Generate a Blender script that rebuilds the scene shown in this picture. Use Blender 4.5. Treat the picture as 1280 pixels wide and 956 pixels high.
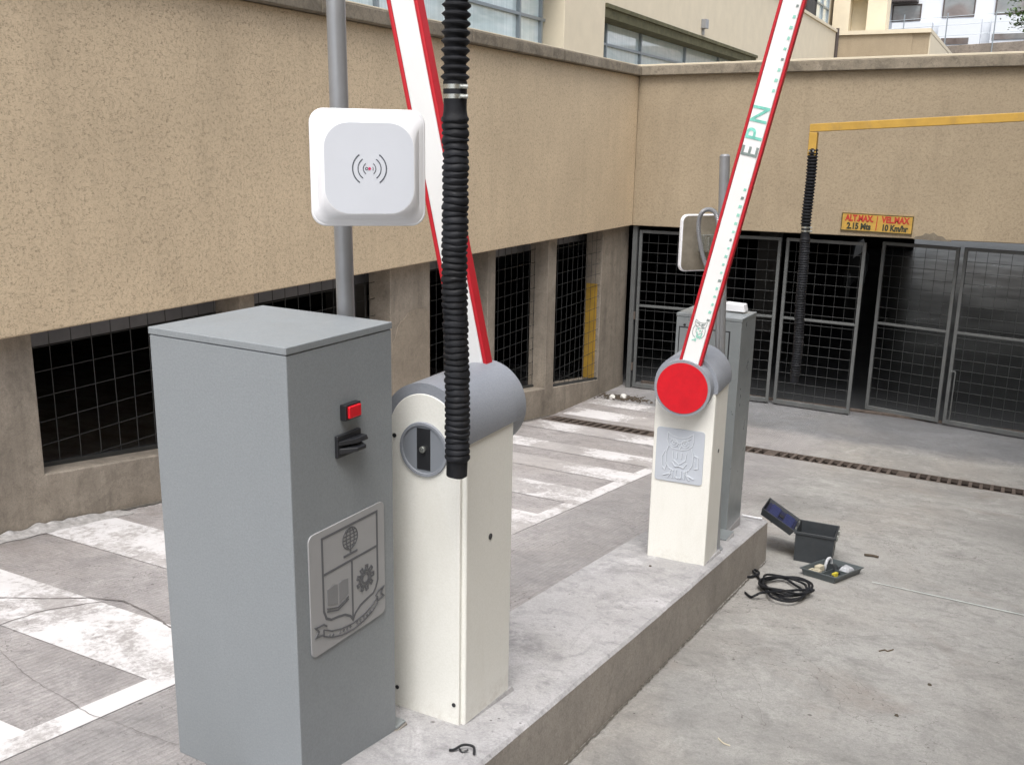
import bpy, bmesh, math, random
from mathutils import Vector, Matrix
random.seed(7)
R = math.radians
for o in list(bpy.data.objects): bpy.data.objects.remove(o)
C = bpy.context.scene.collection
scene = bpy.context.scene

# ------------------------------------------------------------------ camera
cd = bpy.data.cameras.new('camera'); cam = bpy.data.objects.new('camera', cd); C.objects.link(cam)
cd.sensor_width = 36; cd.lens = 34.03; cd.clip_start = .05; cd.clip_end = 600
Mr = Matrix(((0.88546592, -0.12720345, 0.44695569), (0.46434571, 0.20441281, -0.86174153), (0.01825302, 0.97058471, 0.24006695)))
cam.matrix_world = Mr.to_4x4()
scene.camera = cam

# ------------------------------------------------------------------ world and sun
SUN_EL, SUN_AZ = 62, 160          # azimuth of the sun, clockwise from +Y
w = bpy.data.worlds.new('World'); scene.world = w; w.use_nodes = True
nt = w.node_tree; bg = nt.nodes['Background']
sky = nt.nodes.new('ShaderNodeTexSky'); sky.sky_type = 'NISHITA'; sky.sun_disc = False
sky.sun_elevation = R(SUN_EL); sky.sun_rotation = R(SUN_AZ); sky.air_density = 1.0; sky.dust_density = 4.0; sky.ozone_density = 1.0
hs = nt.nodes.new('ShaderNodeHueSaturation'); hs.inputs['Saturation'].default_value = .42
nt.links.new(sky.outputs[0], hs.inputs['Color']); nt.links.new(hs.outputs[0], bg.inputs[0]); bg.inputs[1].default_value = .15
sd = bpy.data.lights.new('sun', 'SUN'); sd.energy = 1.3; sd.angle = R(30); sd.color = (1, .975, .94)
sun = bpy.data.objects.new('sun', sd); C.objects.link(sun)
sv = Vector((math.sin(R(SUN_AZ)) * math.cos(R(SUN_EL)), math.cos(R(SUN_AZ)) * math.cos(R(SUN_EL)), math.sin(R(SUN_EL))))
sun.rotation_euler = (-sv).to_track_quat('-Z', 'Y').to_euler(); sun.location = (0, -10, 20)
vs = scene.view_settings; vs.view_transform = 'Standard'; vs.look = 'None'; vs.exposure = 0.87; vs.gamma = 1; vs.use_curve_mapping = False

# ------------------------------------------------------------------ materials
def mat(name):
    m = bpy.data.materials.new(name); m.use_nodes = True
    n = m.node_tree; return m, n, n.nodes['Principled BSDF']
class N:
    """tiny node helper"""
    def __init__(s, nt): s.t = nt; s.co = nt.nodes.new('ShaderNodeTexCoord')
    def new(s, typ, **kw):
        n = s.t.nodes.new(typ)
        for k, v in kw.items(): setattr(n, k, v)
        return n
    def link(s, a, b): s.t.links.new(a, b)
    def coord(s, scale=(1, 1, 1), rot=(0, 0, 0)):
        m = s.new('ShaderNodeMapping'); m.inputs['Scale'].default_value = scale; m.inputs['Rotation'].default_value = rot
        s.link(s.co.outputs['Object'], m.inputs[0]); return m.outputs[0]
    def noise(s, scale, detail=4, rough=.6, dist=0, stretch=(1, 1, 1), rot=(0, 0, 0), lac=2):
        n = s.new('ShaderNodeTexNoise'); n.inputs['Scale'].default_value = scale; n.inputs['Detail'].default_value = detail
        n.inputs['Roughness'].default_value = rough; n.inputs['Distortion'].default_value = dist
        s.link(s.coord(stretch, rot), n.inputs['Vector']); return n.outputs[0]
    def ramp(s, fac, a, b, ca=0, cb=1, interp='LINEAR'):
        n = s.new('ShaderNodeMapRange'); n.interpolation_type = 'SMOOTHSTEP' if interp == 'S' else 'LINEAR'
        n.inputs[1].default_value = a; n.inputs[2].default_value = b; n.inputs[3].default_value = ca; n.inputs[4].default_value = cb
        s.link(fac, n.inputs[0]); return n.outputs[0]
    def math(s, op, a, b=None):
        n = s.new('ShaderNodeMath', operation=op)
        for i, v in enumerate((a, b)):
            if v is None: continue
            if isinstance(v, (int, float)): n.inputs[i].default_value = v
            else: s.link(v, n.inputs[i])
        return n.outputs[0]
    def mix(s, fac, a, b, blend='MIX'):
        n = s.new('ShaderNodeMix', data_type='RGBA', blend_type=blend)
        for i, v in ((0, fac), (6, a), (7, b)):
            if isinstance(v, (int, float)): n.inputs[i].default_value = v
            elif isinstance(v, tuple): n.inputs[i].default_value = (*v, 1)
            else: s.link(v, n.inputs[i])
        return n.outputs[2]
    def lines(s, noise, width, centre=.5):      # thin contour lines of a noise
        d = s.math('ABSOLUTE', s.math('SUBTRACT', noise, centre)); return s.ramp(d, 0, width, 1, 0)
    def bump(s, h, strength, dist, b):
        n = s.new('ShaderNodeBump'); n.inputs['Strength'].default_value = strength; n.inputs['Distance'].default_value = dist
        s.link(h, n.inputs['Height']); s.link(n.outputs[0], b.inputs['Normal'])

def plain(name, col, rough=.5, metal=0, var=.06, vscale=6, bump=0, bscale=300, dirt=0, spec=.5, coat=0):
    m, t, b = mat(name); h = N(t)
    n1 = h.noise(vscale, 5, .65)
    c = h.mix(h.ramp(n1, .3, .7), tuple(x * (1 - var) for x in col), tuple(min(1, x * (1 + var)) for x in col))
    if dirt:
        d = h.ramp(h.noise(9, 8, .7, .4, (1, 1, .35)), .52, .8, 0, dirt)
        c = h.mix(d, c, (.16, .13, .10))
    h.link(c, b.inputs['Base Color'])
    h.link(h.ramp(h.noise(vscale * 3, 4, .6), .3, .7, max(.02, rough - .07), min(1, rough + .07)), b.inputs['Roughness'])
    b.inputs['Metallic'].default_value = metal; b.inputs['Specular IOR Level'].default_value = spec
    if coat: b.inputs['Coat Weight'].default_value = coat
    if bump: h.bump(h.noise(bscale, 2, .5), bump, .001, b)
    return m

def stucco(name, base, dark, crack=.75):
    m, t, b = mat(name); h = N(t)
    big = h.noise(1.1, 5, .6, .2)
    c = h.mix(h.ramp(big, .3, .7), tuple(x * .90 for x in base), tuple(x * 1.06 for x in base))
    fine = h.noise(85, 6, .75)
    c = h.mix(h.ramp(fine, .42, .62, .0, .28), c, dark)
    # wormy scratches of the trowelled stucco, mostly running sideways
    worm = h.lines(h.noise(13, 3, .55, 1.6, (1, 1, 2.2)), .020)
    worm2 = h.lines(h.noise(26, 3, .55, 1.4, (1, 1, 1.9)), .030, .47)
    gate = h.ramp(h.noise(28, 2, .5), .46, .54)
    gate2 = h.ramp(h.noise(34, 2, .5, 0, (1.2, 1.2, 1)), .46, .56)
    w = h.math('MAXIMUM', h.math('MULTIPLY', worm, gate), h.math('MULTIPLY', worm2, gate2))
    c = h.mix(h.math('MULTIPLY', w, crack), c, tuple(x * .42 for x in dark))
    # soft rain streaks
    st = h.ramp(h.noise(2.2, 6, .7, .0, (1.6, 1.6, .18)), .50, .80, 0, .35)
    c = h.mix(st, c, tuple(x * .55 for x in base))
    h.link(c, b.inputs['Base Color']); b.inputs['Roughness'].default_value = .93; b.inputs['Specular IOR Level'].default_value = .2
    hh = h.math('SUBTRACT', h.math('ADD', h.noise(110, 6, .75), h.math('MULTIPLY', h.noise(30, 4, .6), .6)), h.math('MULTIPLY', w, .8))
    h.bump(hh, .5, .005, b)
    return m

def concrete_nodes(h, base, warm, stain=.5, speck=True):
    a = h.noise(.55, 8, .68, .4)
    c = h.mix(h.ramp(a, .38, .62), tuple(x * .76 for x in base), tuple(x * 1.22 for x in base))
    c = h.mix(h.ramp(h.noise(.9, 5, .6, .3, (1, .6, 1)), .45, .7, 0, .6), c, warm)
    b2 = h.noise(4.0, 8, .75, .6)
    c = h.mix(h.ramp(b2, .50, .68, 0, stain), c, tuple(x * .42 for x in base))
    c = h.mix(h.ramp(h.noise(2.6, 9, .78, .8, (1, .8, 1), (0, 0, .5)), .53, .64, 0, stain * .8), c, tuple(min(1, x * 1.5) for x in base))
    c = h.mix(h.ramp(h.noise(13, 6, .8, .5), .52, .66, 0, stain * .9), c, tuple(x * .50 for x in base))
    c = h.mix(h.ramp(h.noise(130, 4, .8), .42, .66, .0, .42), c, tuple(x * .48 for x in base))
    c = h.mix(h.ramp(h.noise(38, 7, .8, .3), .50, .66, .0, .40), c, tuple(x * .52 for x in base))
    c = h.mix(h.ramp(h.noise(60, 6, .8), .56, .70, .0, .35), c, tuple(min(1, x * 1.5) for x in base))
    c = h.mix(h.ramp(h.noise(5.5, 8, .8, .2, (.35, 1.6, 1), (0, 0, .12)), .53, .66, 0, stain * .55), c, tuple(x * .55 for x in base))
    if speck:
        v = h.new('ShaderNodeTexVoronoi'); v.inputs['Scale'].default_value = 7; h.link(h.coord(), v.inputs['Vector'])
        sp = h.math('MULTIPLY', h.ramp(v.outputs['Distance'], .05, .09, 1, 0), h.ramp(h.noise(3.3, 2), .53, .6))
        v2 = h.new('ShaderNodeTexVoronoi'); v2.inputs['Scale'].default_value = 19; h.link(h.coord(), v2.inputs['Vector'])
        sp = h.math('MAXIMUM', sp, h.math('MULTIPLY', h.ramp(v2.outputs['Distance'], .07, .12, 1, 0), h.ramp(h.noise(4.6, 3), .54, .60)))
        c = h.mix(h.math('MULTIPLY', sp, .7), c, (.05, .045, .04))
    return c

def concrete(name, base, warm, stain=.5, bump=.5, rough=.85, speck=True, streak=0, groove=0):
    m, t, b = mat(name); h = N(t)
    c = concrete_nodes(h, base, warm, stain, speck)
    if streak: c = h.mix(h.ramp(h.noise(2.4, 7, .7, .2, (2.2, 2.2, .25)), .48, .75, 0, streak), c, tuple(x * .4 for x in base))
    h.link(c, b.inputs['Base Color']); b.inputs['Roughness'].default_value = rough; b.inputs['Specular IOR Level'].default_value = .3
    hh = h.math('ADD', h.noise(60, 7, .75), h.math('MULTIPLY', h.noise(7, 6, .7), 1.5))
    h.bump(hh, bump, .006, b)
    return m

def ground_colour(h):
    """driveway concrete: greyer and darker on the left lane, warm light concrete on the right, bluish beyond the drain"""
    right = concrete_nodes(h, (.345, .340, .325), (.36, .33, .295), .50)
    left = concrete_nodes(h, (.375, .358, .355), (.37, .34, .32), .55)
    sep = h.new('ShaderNodeSeparateXYZ'); h.link(h.co.outputs['Object'], sep.inputs[0])
    x, y = sep.outputs[0], sep.outputs[1]
    fx = h.ramp(x, -2.2, -1.5)
    # broomed ridges across the left lane
    wv = h.new('ShaderNodeTexWave', wave_type='BANDS', bands_direction='X'); wv.inputs['Scale'].default_value = 11
    wv.inputs['Distortion'].default_value = 3.5; wv.inputs['Detail'].default_value = 4; wv.inputs['Detail Scale'].default_value = 2.5
    h.link(h.coord((1, .12, 1), (0, 0, .15)), wv.inputs['Vector'])
    left = h.mix(h.ramp(wv.outputs[1], 0, .35, .22, 0), left, (.14, .12, .115))
    # the driven strip beside the island is darker, tyre-worn
    lane = h.math('MULTIPLY', h.ramp(x, -3.0, -2.9), h.ramp(h.noise(1.6, 6, .7, .2, (1, .25, 1)), .35, .7, .15, .55))
    left = h.mix(lane, left, (.205, .205, .207))
    c = h.mix(fx, left, right)
    # wet, dark bloom near the right edge and reddish earth stains
    c = h.mix(h.math('MULTIPLY', fx, h.ramp(h.noise(.8, 6, .7, .5), .56, .70, 0, .5)), c, (.24, .20, .17))
    c = h.mix(h.math('MULTIPLY', h.ramp(x, -5.4, -4.6, 1, 0), h.ramp(h.noise(2.5, 7, .75), .42, .62, 0, .6)), c, (.15, .12, .10))
    # cracks
    cr = h.lines(h.noise(.9, 6, .62, .5), .0016, .47)
    c = h.mix(h.math('MULTIPLY', cr, .75), c, (.07, .06, .055))
    # smooth grey screed between the drain and the gates
    yy = h.math('ADD', y, h.ramp(h.noise(1.4, 5, .6), .2, .8, -.35, .35))
    scr = h.ramp(yy, 12.35, 12.75)
    dk = concrete_nodes(h, (.20, .205, .215), (.22, .21, .20), .35, False)
    c = h.mix(h.math('MULTIPLY', scr, h.ramp(x, -5.2, -3.2, .45, 1)), c, dk)
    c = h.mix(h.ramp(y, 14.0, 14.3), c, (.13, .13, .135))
    return c, y, wv.outputs[1], fx

m_ground, t, b = mat('driveway concrete'); h = N(t)
c, yy, wv, fx = ground_colour(h); h.link(c, b.inputs['Base Color'])
h.link(h.ramp(yy, 13.8, 14.6, .82, .32), b.inputs['Roughness']); b.inputs['Specular IOR Level'].default_value = .35
hh = h.math('ADD', h.noise(60, 7, .75), h.math('MULTIPLY', h.noise(6, 6, .7), 1.6))
hh = h.math('ADD', hh, h.math('MULTIPLY', h.math('MULTIPLY', wv, h.math('SUBTRACT', 1, fx)), .5))
h.bump(hh, .7, .008, b)

m_paint, t, b = mat('worn white road paint'); h = N(t)
c, _, _, _ = ground_colour(h)
wear = h.noise(1.5, 9, .72, .5); wear2 = h.noise(26, 8, .8, .3, (1, .6, 1)); wear3 = h.noise(.8, 3, .5)
k = h.math('ADD', h.math('MULTIPLY', wear, .55), h.math('MULTIPLY', wear2, .45))
k = h.math('ADD', k, h.ramp(wear3, .55, .75, 0, .12))
sp_ = h.new('ShaderNodeSeparateXYZ'); h.link(h.co.outputs['Object'], sp_.inputs[0])
trk = h.ramp(h.math('ABSOLUTE', h.math('ADD', sp_.outputs[0], 4.15)), .0, .55, 1, 0, 'S')
trk = h.math('MULTIPLY', trk, h.ramp(h.noise(1.1, 4, .6), .35, .6, .02, .12))
far = h.math('MULTIPLY', h.ramp(sp_.outputs[1], 4.8, 6.2, 0, 1), h.ramp(h.noise(.9, 5, .65, .4, (1, 1.4, 1)), .40, .56, 0, .095))
k = h.math('ADD', k, h.math('ADD', trk, far))
mask = h.ramp(k, .528, .598, 1, 0)
wh = h.mix(h.ramp(h.noise(5, 7, .75), .4, .75, 0, .5), (.64, .63, .635), (.45, .435, .43))
h.link(h.mix(mask, h.mix(.25, c, (.5, .48, .47)), wh), b.inputs['Base Color']); b.inputs['Roughness'].default_value = .8
h.bump(h.math('ADD', h.noise(60, 6, .75), mask), .35, .003, b)

M = {}
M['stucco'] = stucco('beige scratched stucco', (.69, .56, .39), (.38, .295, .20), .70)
M['stucco2'] = stucco('shaded beige stucco', (.39, .32, .225), (.26, .205, .14), .5)  # same stucco made darker; the back wall's dimmer light is in its colour
M['render'] = plain('cream render', (.66, .59, .455), .9, var=.05, vscale=2.5, bump=.4, bscale=120)
M['coping'] = concrete('weathered coping concrete', (.26, .225, .175), (.30, .25, .18), .9, .6, streak=.5)
M['conc_wall'] = concrete('raw concrete', (.325, .285, .235), (.35, .30, .24), .5, .5, streak=.55, speck=False)
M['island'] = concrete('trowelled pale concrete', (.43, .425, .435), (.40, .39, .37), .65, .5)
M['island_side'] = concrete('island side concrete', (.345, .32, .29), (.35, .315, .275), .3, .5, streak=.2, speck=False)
M['cab'] = plain('grey powder coat', (.262, .285, .303), .42, var=.035, vscale=2.2, bump=.35, bscale=420, dirt=.04)
def powder(name, col, rough):
    m, t, b = mat(name); h = N(t)
    c = h.mix(h.ramp(h.noise(150, 3, .7), .35, .65), tuple(x * .93 for x in col), tuple(x * 1.07 for x in col))
    c = h.mix(h.ramp(h.noise(2.0, 6, .65, .3, (1, 1, .5)), .40, .70, 0, .22), c, tuple(x * .78 for x in col))
    c = h.mix(h.ramp(h.noise(7, 8, .8, .3, (2.5, 2.5, .22)), .58, .74, 0, .20), c, tuple(min(1, x * 1.25) for x in col))
    h.link(c, b.inputs['Base Color']); h.link(h.ramp(h.noise(5, 6, .7), .3, .7, rough - .1, rough + .14), b.inputs['Roughness'])
    h.bump(h.math('ADD', h.noise(190, 3, .6), h.math('MULTIPLY', h.noise(2.2, 2, .5), 6)), .5, .0012, b); return m
M['cab'] = powder('grey powder coat', (.240, .263, .280), .45)
M['galv'] = plain('galvanised grey paint', (.27, .295, .305), .33, metal=.25, var=.10, vscale=3, bump=.2, dirt=.02)
m_, t_w, b_w = mat('white powder coat'); h = N(t_w)
c = h.mix(h.ramp(h.noise(140, 3, .7), .35, .65), (.78, .78, .73), (.83, .83, .785))
c = h.mix(h.ramp(h.noise(3, 8, .75, .4, (1.5, 1.5, .3)), .52, .75, 0, .30), c, (.62, .60, .53))
sp_ = h.new('ShaderNodeSeparateXYZ'); h.link(h.co.outputs['Object'], sp_.inputs[0])
spl = h.math('MULTIPLY', h.ramp(h.math('ADD', sp_.outputs[2], h.ramp(h.noise(9, 6, .75), .3, .7, -.05, .05)), .015, .10, 1, 0), h.ramp(h.noise(30, 5, .8), .42, .62))
c = h.mix(h.math('MULTIPLY', spl, .25), c, (.36, .31, .25))
h.link(c, b_w.inputs['Base Color']); h.link(h.ramp(h.noise(6, 6, .7), .3, .7, .38, .58), b_w.inputs['Roughness'])
h.bump(h.math('ADD', h.noise(200, 3, .6), h.math('MULTIPLY', h.noise(2.5, 2, .5), 5)), .4, .001, b_w)
M['white'] = m_
M['plastic_old'] = plain('blue grey plastic', (.265, .285, .325), .42, var=.03, bump=.3, bscale=300)
M['plastic'] = powder('weathered grey plastic', (.265, .285, .322), .48)
M['disc'] = plain('disc plastic', (.22, .24, .27), .5, var=.04)
M['black'] = plain('black plastic', (.018, .019, .022), .38, var=.2)
M['rubber'] = plain('black hose rubber', (.009, .010, .013), .62, var=.5, vscale=9, bump=.5, bscale=90, spec=.28, dirt=.12)
M['red'] = plain('red reflector', (.60, .006, .016), .35, var=.10, vscale=16, bump=.5, bscale=160)
M['redrub'] = plain('red rubber edge', (.50, .010, .022), .5, var=.08)
M['armw'] = plain('white arm paint', (.82, .83, .83), .35, var=.015, dirt=.03)
M['antenna'] = plain('white radome plastic', (.80, .81, .84), .35, var=.015, vscale=4, bump=.1)
M['antenna2'] = plain('white radome back', (.62, .63, .64), .45, var=.05)
M['steel'] = plain('grey painted tube', (.30, .31, .325), .35, metal=.35, var=.10, vscale=5, dirt=.08)
M['zinc'] = plain('bright zinc', (.55, .57, .54), .3, metal=.9, var=.15, vscale=60)
M['plate'] = plain('cast emblem plate', (.36, .365, .375), .45, metal=.15, var=.04)
M['groove'] = plain('groove shade', (.11, .115, .125), .6, var=.05)  # dark strokes carry the shadow of engraved lines in their colour
M['owlplate'] = plain('pale emblem plate', (.50, .54, .60), .4, var=.03)
M['owlline'] = plain('pale raised line', (.60, .64, .69), .45)
M['owlshade'] = plain('pale line shade', (.30, .33, .38), .45)
M['print'] = plain('dark print', (.08, .09, .11), .5)
M['green'] = plain('green reflective tape', (.20, .60, .50), .4, var=.3, vscale=40)
M['greygreen'] = plain('worn reflective tape', (.22, .27, .26), .4, var=.3, vscale=60)
M['palegreen'] = plain('pale green print', (.30, .62, .52), .4)
M['yellow'] = plain('yellow steel paint', (.50, .30, .05), .55, var=.14, vscale=8, dirt=.45)
M['yellowc'] = plain('yellow column paint', (.40, .24, .03), .7, var=.2, vscale=5, dirt=.5)
M['sign'] = plain('yellow sign paint', (.47, .285, .05), .55, var=.14, vscale=12, dirt=.45)
M['signred'] = plain('red sign paint', (.42, .03, .02), .55, var=.2, vscale=40)
M['signblk'] = plain('dark sign paint', (.03, .035, .02), .55)
M['wire'] = plain('grey steel wire', (.060, .063, .063), .5, metal=.4, var=.25, vscale=3)
M['gate'] = plain('grey gate steel', (.125, .132, .132), .55, metal=.2, var=.18, vscale=4, dirt=.3)
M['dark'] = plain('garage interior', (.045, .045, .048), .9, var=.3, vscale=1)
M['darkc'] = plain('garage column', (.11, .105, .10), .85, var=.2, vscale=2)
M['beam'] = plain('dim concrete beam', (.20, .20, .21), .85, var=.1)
M['iron'] = plain('rusty iron grate', (.115, .092, .078), .8, metal=.2, var=.4, vscale=9, bump=.5, bscale=80)
M['pit'] = plain('drain pit', (.012, .011, .01), .9)
M['tool'] = plain('dark grey plastic', (.034, .039, .044), .45, var=.12, vscale=20, dirt=.1)
M['toolblue'] = plain('navy plastic', (.010, .014, .055), .4, var=.15, vscale=20)
M['tray'] = plain('grey plastic tray', (.085, .10, .105), .4, var=.1)
M['cream'] = plain('cream plastic', (.55, .50, .38), .5)
M['clear'] = plain('cloudy clear plastic', (.50, .52, .55), .15, var=.3, vscale=60)
M['toolyellow'] = plain('yellow plastic', (.60, .50, .05), .4)
M['foil'] = plain('crumpled silver plastic', (.50, .49, .485), .35, metal=.3, var=.35, vscale=30)
M['mud'] = plain('dark mud', (.07, .055, .04), .9, var=.4, vscale=20, bump=1, bscale=60)
M['bwhite'] = plain('white house paint', (.66, .69, .73), .8, var=.02, vscale=1.5)
M['wood'] = plain('dark window frame', (.07, .055, .05), .5)
M['alu'] = plain('aluminium window frame', (.30, .34, .37), .4, metal=.4)
M['soffit'] = plain('mossy soffit', (.10, .095, .05), .9, var=.35, vscale=4)
M['stone'] = concrete('old stone wall', (.25, .215, .18), (.28, .23, .18), .8, 1.0)
M['leaf'] = plain('leaf green', (.07, .13, .03), .5, var=.35, vscale=4)
M['bark'] = plain('bark', (.12, .09, .06), .9, var=.3, vscale=10)
M['rock'] = plain('white plaster lump', (.66, .65, .62), .8, var=.1)

def glassmat(name, a, b_, scale=3):
    m, t, b = mat(name); h = N(t)
    n = h.noise(scale, 5, .6, 1.2, (1, .35, 1.5))
    v = h.ramp(h.noise(9, 2, .5, 0, (.05, 4, .05)), .45, .55, 0, .25)
    h.link(h.mix(v, h.mix(h.ramp(n, .35, .65), a, b_), (.40, .52, .55)), b.inputs['Base Color'])
    b.inputs['Roughness'].default_value = .06; b.inputs['Coat Weight'].default_value = 1; b.inputs['Coat Roughness'].default_value = .03
    return m
M['glass'] = glassmat('blinds behind glass', (.62, .76, .79), (.80, .90, .92))
M['glassd'] = glassmat('dark window glass', (.09, .07, .065), (.17, .14, .13), 1)

# ------------------------------------------------------------------ mesh helpers
class MB:
    def __init__(s): s.v = []; s.f = []
    def add(s, vs, fs, T=None):
        k = len(s.v); s.v += [tuple((T @ Vector(p)) if T else p) for p in vs]; s.f += [tuple(i + k for i in f) for f in fs]; return s
    def box(s, x0, x1, y0, y1, z0, z1, T=None):
        vs = [(x, y, z) for z in (z0, z1) for x, y in ((x0, y0), (x1, y0), (x1, y1), (x0, y1))]
        return s.add(vs, [(3, 2, 1, 0), (4, 5, 6, 7), (0, 1, 5, 4), (1, 2, 6, 5), (2, 3, 7, 6), (3, 0, 4, 7)], T)
    def slab(s, pts_bottom, pts_top, T=None):
        n = len(pts_bottom)
        fs = [tuple(range(n - 1, -1, -1)), tuple(range(n, 2 * n))] + [(i, (i + 1) % n, n + (i + 1) % n, n + i) for i in range(n)]
        return s.add(list(pts_bottom) + list(pts_top), fs, T)
    def extrude(s, poly, O, U, V, Nn, t0, t1):
        """polygon (u,v) in the plane O,U,V extruded along Nn from t0 to t1"""
        O, U, V, Nn = map(Vector, (O, U, V, Nn))
        a = [O + U * u + V * v + Nn * t0 for u, v in poly]; b = [O + U * u + V * v + Nn * t1 for u, v in poly]
        return s.slab(a, b)
    def cyl(s, p0, p1, r0, r1=None, n=16, caps=True):
        p0, p1 = Vector(p0), Vector(p1); r1 = r0 if r1 is None else r1
        d = (p1 - p0).normalized(); a = d.orthogonal().normalized(); b = d.cross(a)
        A = [p0 + (a * math.cos(2 * math.pi * i / n) + b * math.sin(2 * math.pi * i / n)) * r0 for i in range(n)]
        B = [p1 + (a * math.cos(2 * math.pi * i / n) + b * math.sin(2 * math.pi * i / n)) * r1 for i in range(n)]
        fs = [(i, (i + 1) % n, n + (i + 1) % n, n + i) for i in range(n)]
        if caps: fs += [tuple(range(n - 1, -1, -1)), tuple(range(n, 2 * n))]
        return s.add(A + B, fs)
    def tube(s, path, rad, n=8):
        P = [Vector(p) for p in path]; rs = rad if isinstance(rad, (list, tuple)) else [rad] * len(P)
        vs = []; t0 = (P[1] - P[0]).normalized(); a = t0.orthogonal().normalized()
        for i, p in enumerate(P):
            t = (P[min(i + 1, len(P) - 1)] - P[max(i - 1, 0)]).normalized()
            a = (a - t * a.dot(t)).normalized(); b = t.cross(a)
            vs += [p + (a * math.cos(2 * math.pi * k / n) + b * math.sin(2 * math.pi * k / n)) * rs[i] for k in range(n)]
        fs = [(i * n + k, i * n + (k + 1) % n, (i + 1) * n + (k + 1) % n, (i + 1) * n + k) for i in range(len(P) - 1) for k in range(n)]
        fs += [tuple(range(n - 1, -1, -1)), tuple(range(len(vs) - n, len(vs)))]
        return s.add(vs, fs)
    def build(s, name, m, parent=None, bevel=0, smooth=False, seg=2, world=True, kind=None):
        me = bpy.data.meshes.new(name)
        off = Vector((0, 0, 0))
        if parent is not None and world:
            p = parent
            while p is not None: off += Vector(p.location); p = p.parent
        me.from_pydata([tuple(Vector(p) - off) for p in s.v], [], s.f); me.update()
        bm = bmesh.new(); bm.from_mesh(me); bmesh.ops.recalc_face_normals(bm, faces=bm.faces); bm.to_mesh(me); bm.free()
        o = bpy.data.objects.new(name, me); C.objects.link(o); o.parent = parent
        me.materials.append(M[m] if isinstance(m, str) else m)
        if smooth:
            for p in me.polygons: p.use_smooth = True
            md = o.modifiers.new('edge', 'EDGE_SPLIT'); md.split_angle = R(38)
        if bevel:
            md = o.modifiers.new('bevel', 'BEVEL'); md.width = bevel; md.segments = seg; md.limit_method = 'ANGLE'; md.angle_limit = R(40)
            if not smooth: md.harden_normals = True
            for p in me.polygons: p.use_smooth = True
            if not smooth:
                pass
        if kind: o['kind'] = kind
        return o

def thing(name, label, cat, loc=(0, 0, 0), rotz=0, group=None):
    o = bpy.data.objects.new(name, None); C.objects.link(o); o.location = loc; o.rotation_euler = (0, 0, rotz); o.empty_display_size = .2
    return tag(o, label, cat, group)
def tag(o, label, cat, group=None):
    o['label'] = label; o['category'] = cat
    if group: o['group'] = group
    return o
def BX(x0, x1, y0, y1, z0, z1): return MB().box(x0, x1, y0, y1, z0, z1)

def ribbon(mb, pts, wd, O, U, V, Nn, h0, h1, closed=False):
    """mitred stroke of width wd along 2D points, raised on a plane"""
    n = len(pts); L = []; Rr = []
    P = [Vector(p) for p in pts]
    for i in range(n):
        a = P[i - 1] if (i > 0 or closed) else None; c = P[(i + 1) % n] if (i < n - 1 or closed) else None
        d1 = (P[i] - a).normalized() if a is not None else (c - P[i]).normalized()
        d2 = (c - P[i]).normalized() if c is not None else d1
        t = (d1 + d2); t = t.normalized() if t.length > 1e-6 else d1
        nn = Vector((-t.y, t.x)); k = max(.35, nn.dot(Vector((-d1.y, d1.x))))
        L.append(P[i] + nn * wd / 2 / k); Rr.append(P[i] - nn * wd / 2 / k)
    O, U, V, Nn = map(Vector, (O, U, V, Nn))
    vs = []
    for i in range(n):
        for q, hh in ((L[i], h0), (L[i], h1), (Rr[i], h1), (Rr[i], h0)): vs.append(O + U * q.x + V * q.y + Nn * hh)
    fs = []
    for i in range(n if closed else n - 1):
        j = (i + 1) % n
        for k in range(4): fs.append((i * 4 + k, i * 4 + (k + 1) % 4, j * 4 + (k + 1) % 4, j * 4 + k))
    if not closed: fs += [(0, 1, 2, 3), ((n - 1) * 4 + 3, (n - 1) * 4 + 2, (n - 1) * 4 + 1, (n - 1) * 4)]
    mb.add(vs, fs)

def rrect(w, hh, r, n=6, cx=0, cy=0):
    out = []
    for sx, sy, a0 in ((1, 1, 0), (-1, 1, 90), (-1, -1, 180), (1, -1, 270)):
        for k in range(n + 1):
            a = R(a0 + 90 * k / n); out.append((cx + sx * (w / 2 - r) + r * math.cos(a), cy + sy * (hh / 2 - r) + r * math.sin(a)))
    return out
def arc(cx, cy, r, a0, a1, n=16, ry=None):
    ry = r if ry is None else ry
    return [(cx + r * math.cos(R(a0 + (a1 - a0) * k / n)), cy + ry * math.sin(R(a0 + (a1 - a0) * k / n))) for k in range(n + 1)]

def text_mesh(name, body, size, m, parent, mtx, extrude=.0015, bold=0):
    cu = bpy.data.curves.new('t', 'FONT'); cu.body = body; cu.size = size; cu.extrude = extrude; cu.offset = bold; cu.align_x = 'CENTER'; cu.align_y = 'CENTER'
    to = bpy.data.objects.new('t', cu); C.objects.link(to)
    me = bpy.data.meshes.new_from_object(to); bpy.data.objects.remove(to)
    me.transform(mtx); me.name = name
    me.materials.clear(); me.materials.append(M[m])
    o = bpy.data.objects.new(name, me); C.objects.link(o); o.parent = parent
    return o
def frame_mtx(O, U, V):
    U = Vector(U).normalized(); V = Vector(V).normalized(); W = U.cross(V)
    return Matrix(((U.x, V.x, W.x, O[0]), (U.y, V.y, W.y, O[1]), (U.z, V.z, W.z, O[2]), (0, 0, 0, 1)))

# ------------------------------------------------------------------ ground
S = .145
def gz(y):
    if y <= -2: return -1.9 + 2 * S
    if y <= 11.5: return -1.9 - S * y
    z1 = -1.9 - S * 11.5
    if y <= 13.9: return z1 - (y - 11.5) * .05
    return z1 - 2.4 * .05
def iz(y): return -1.6 - S * y
g = MB()
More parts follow.
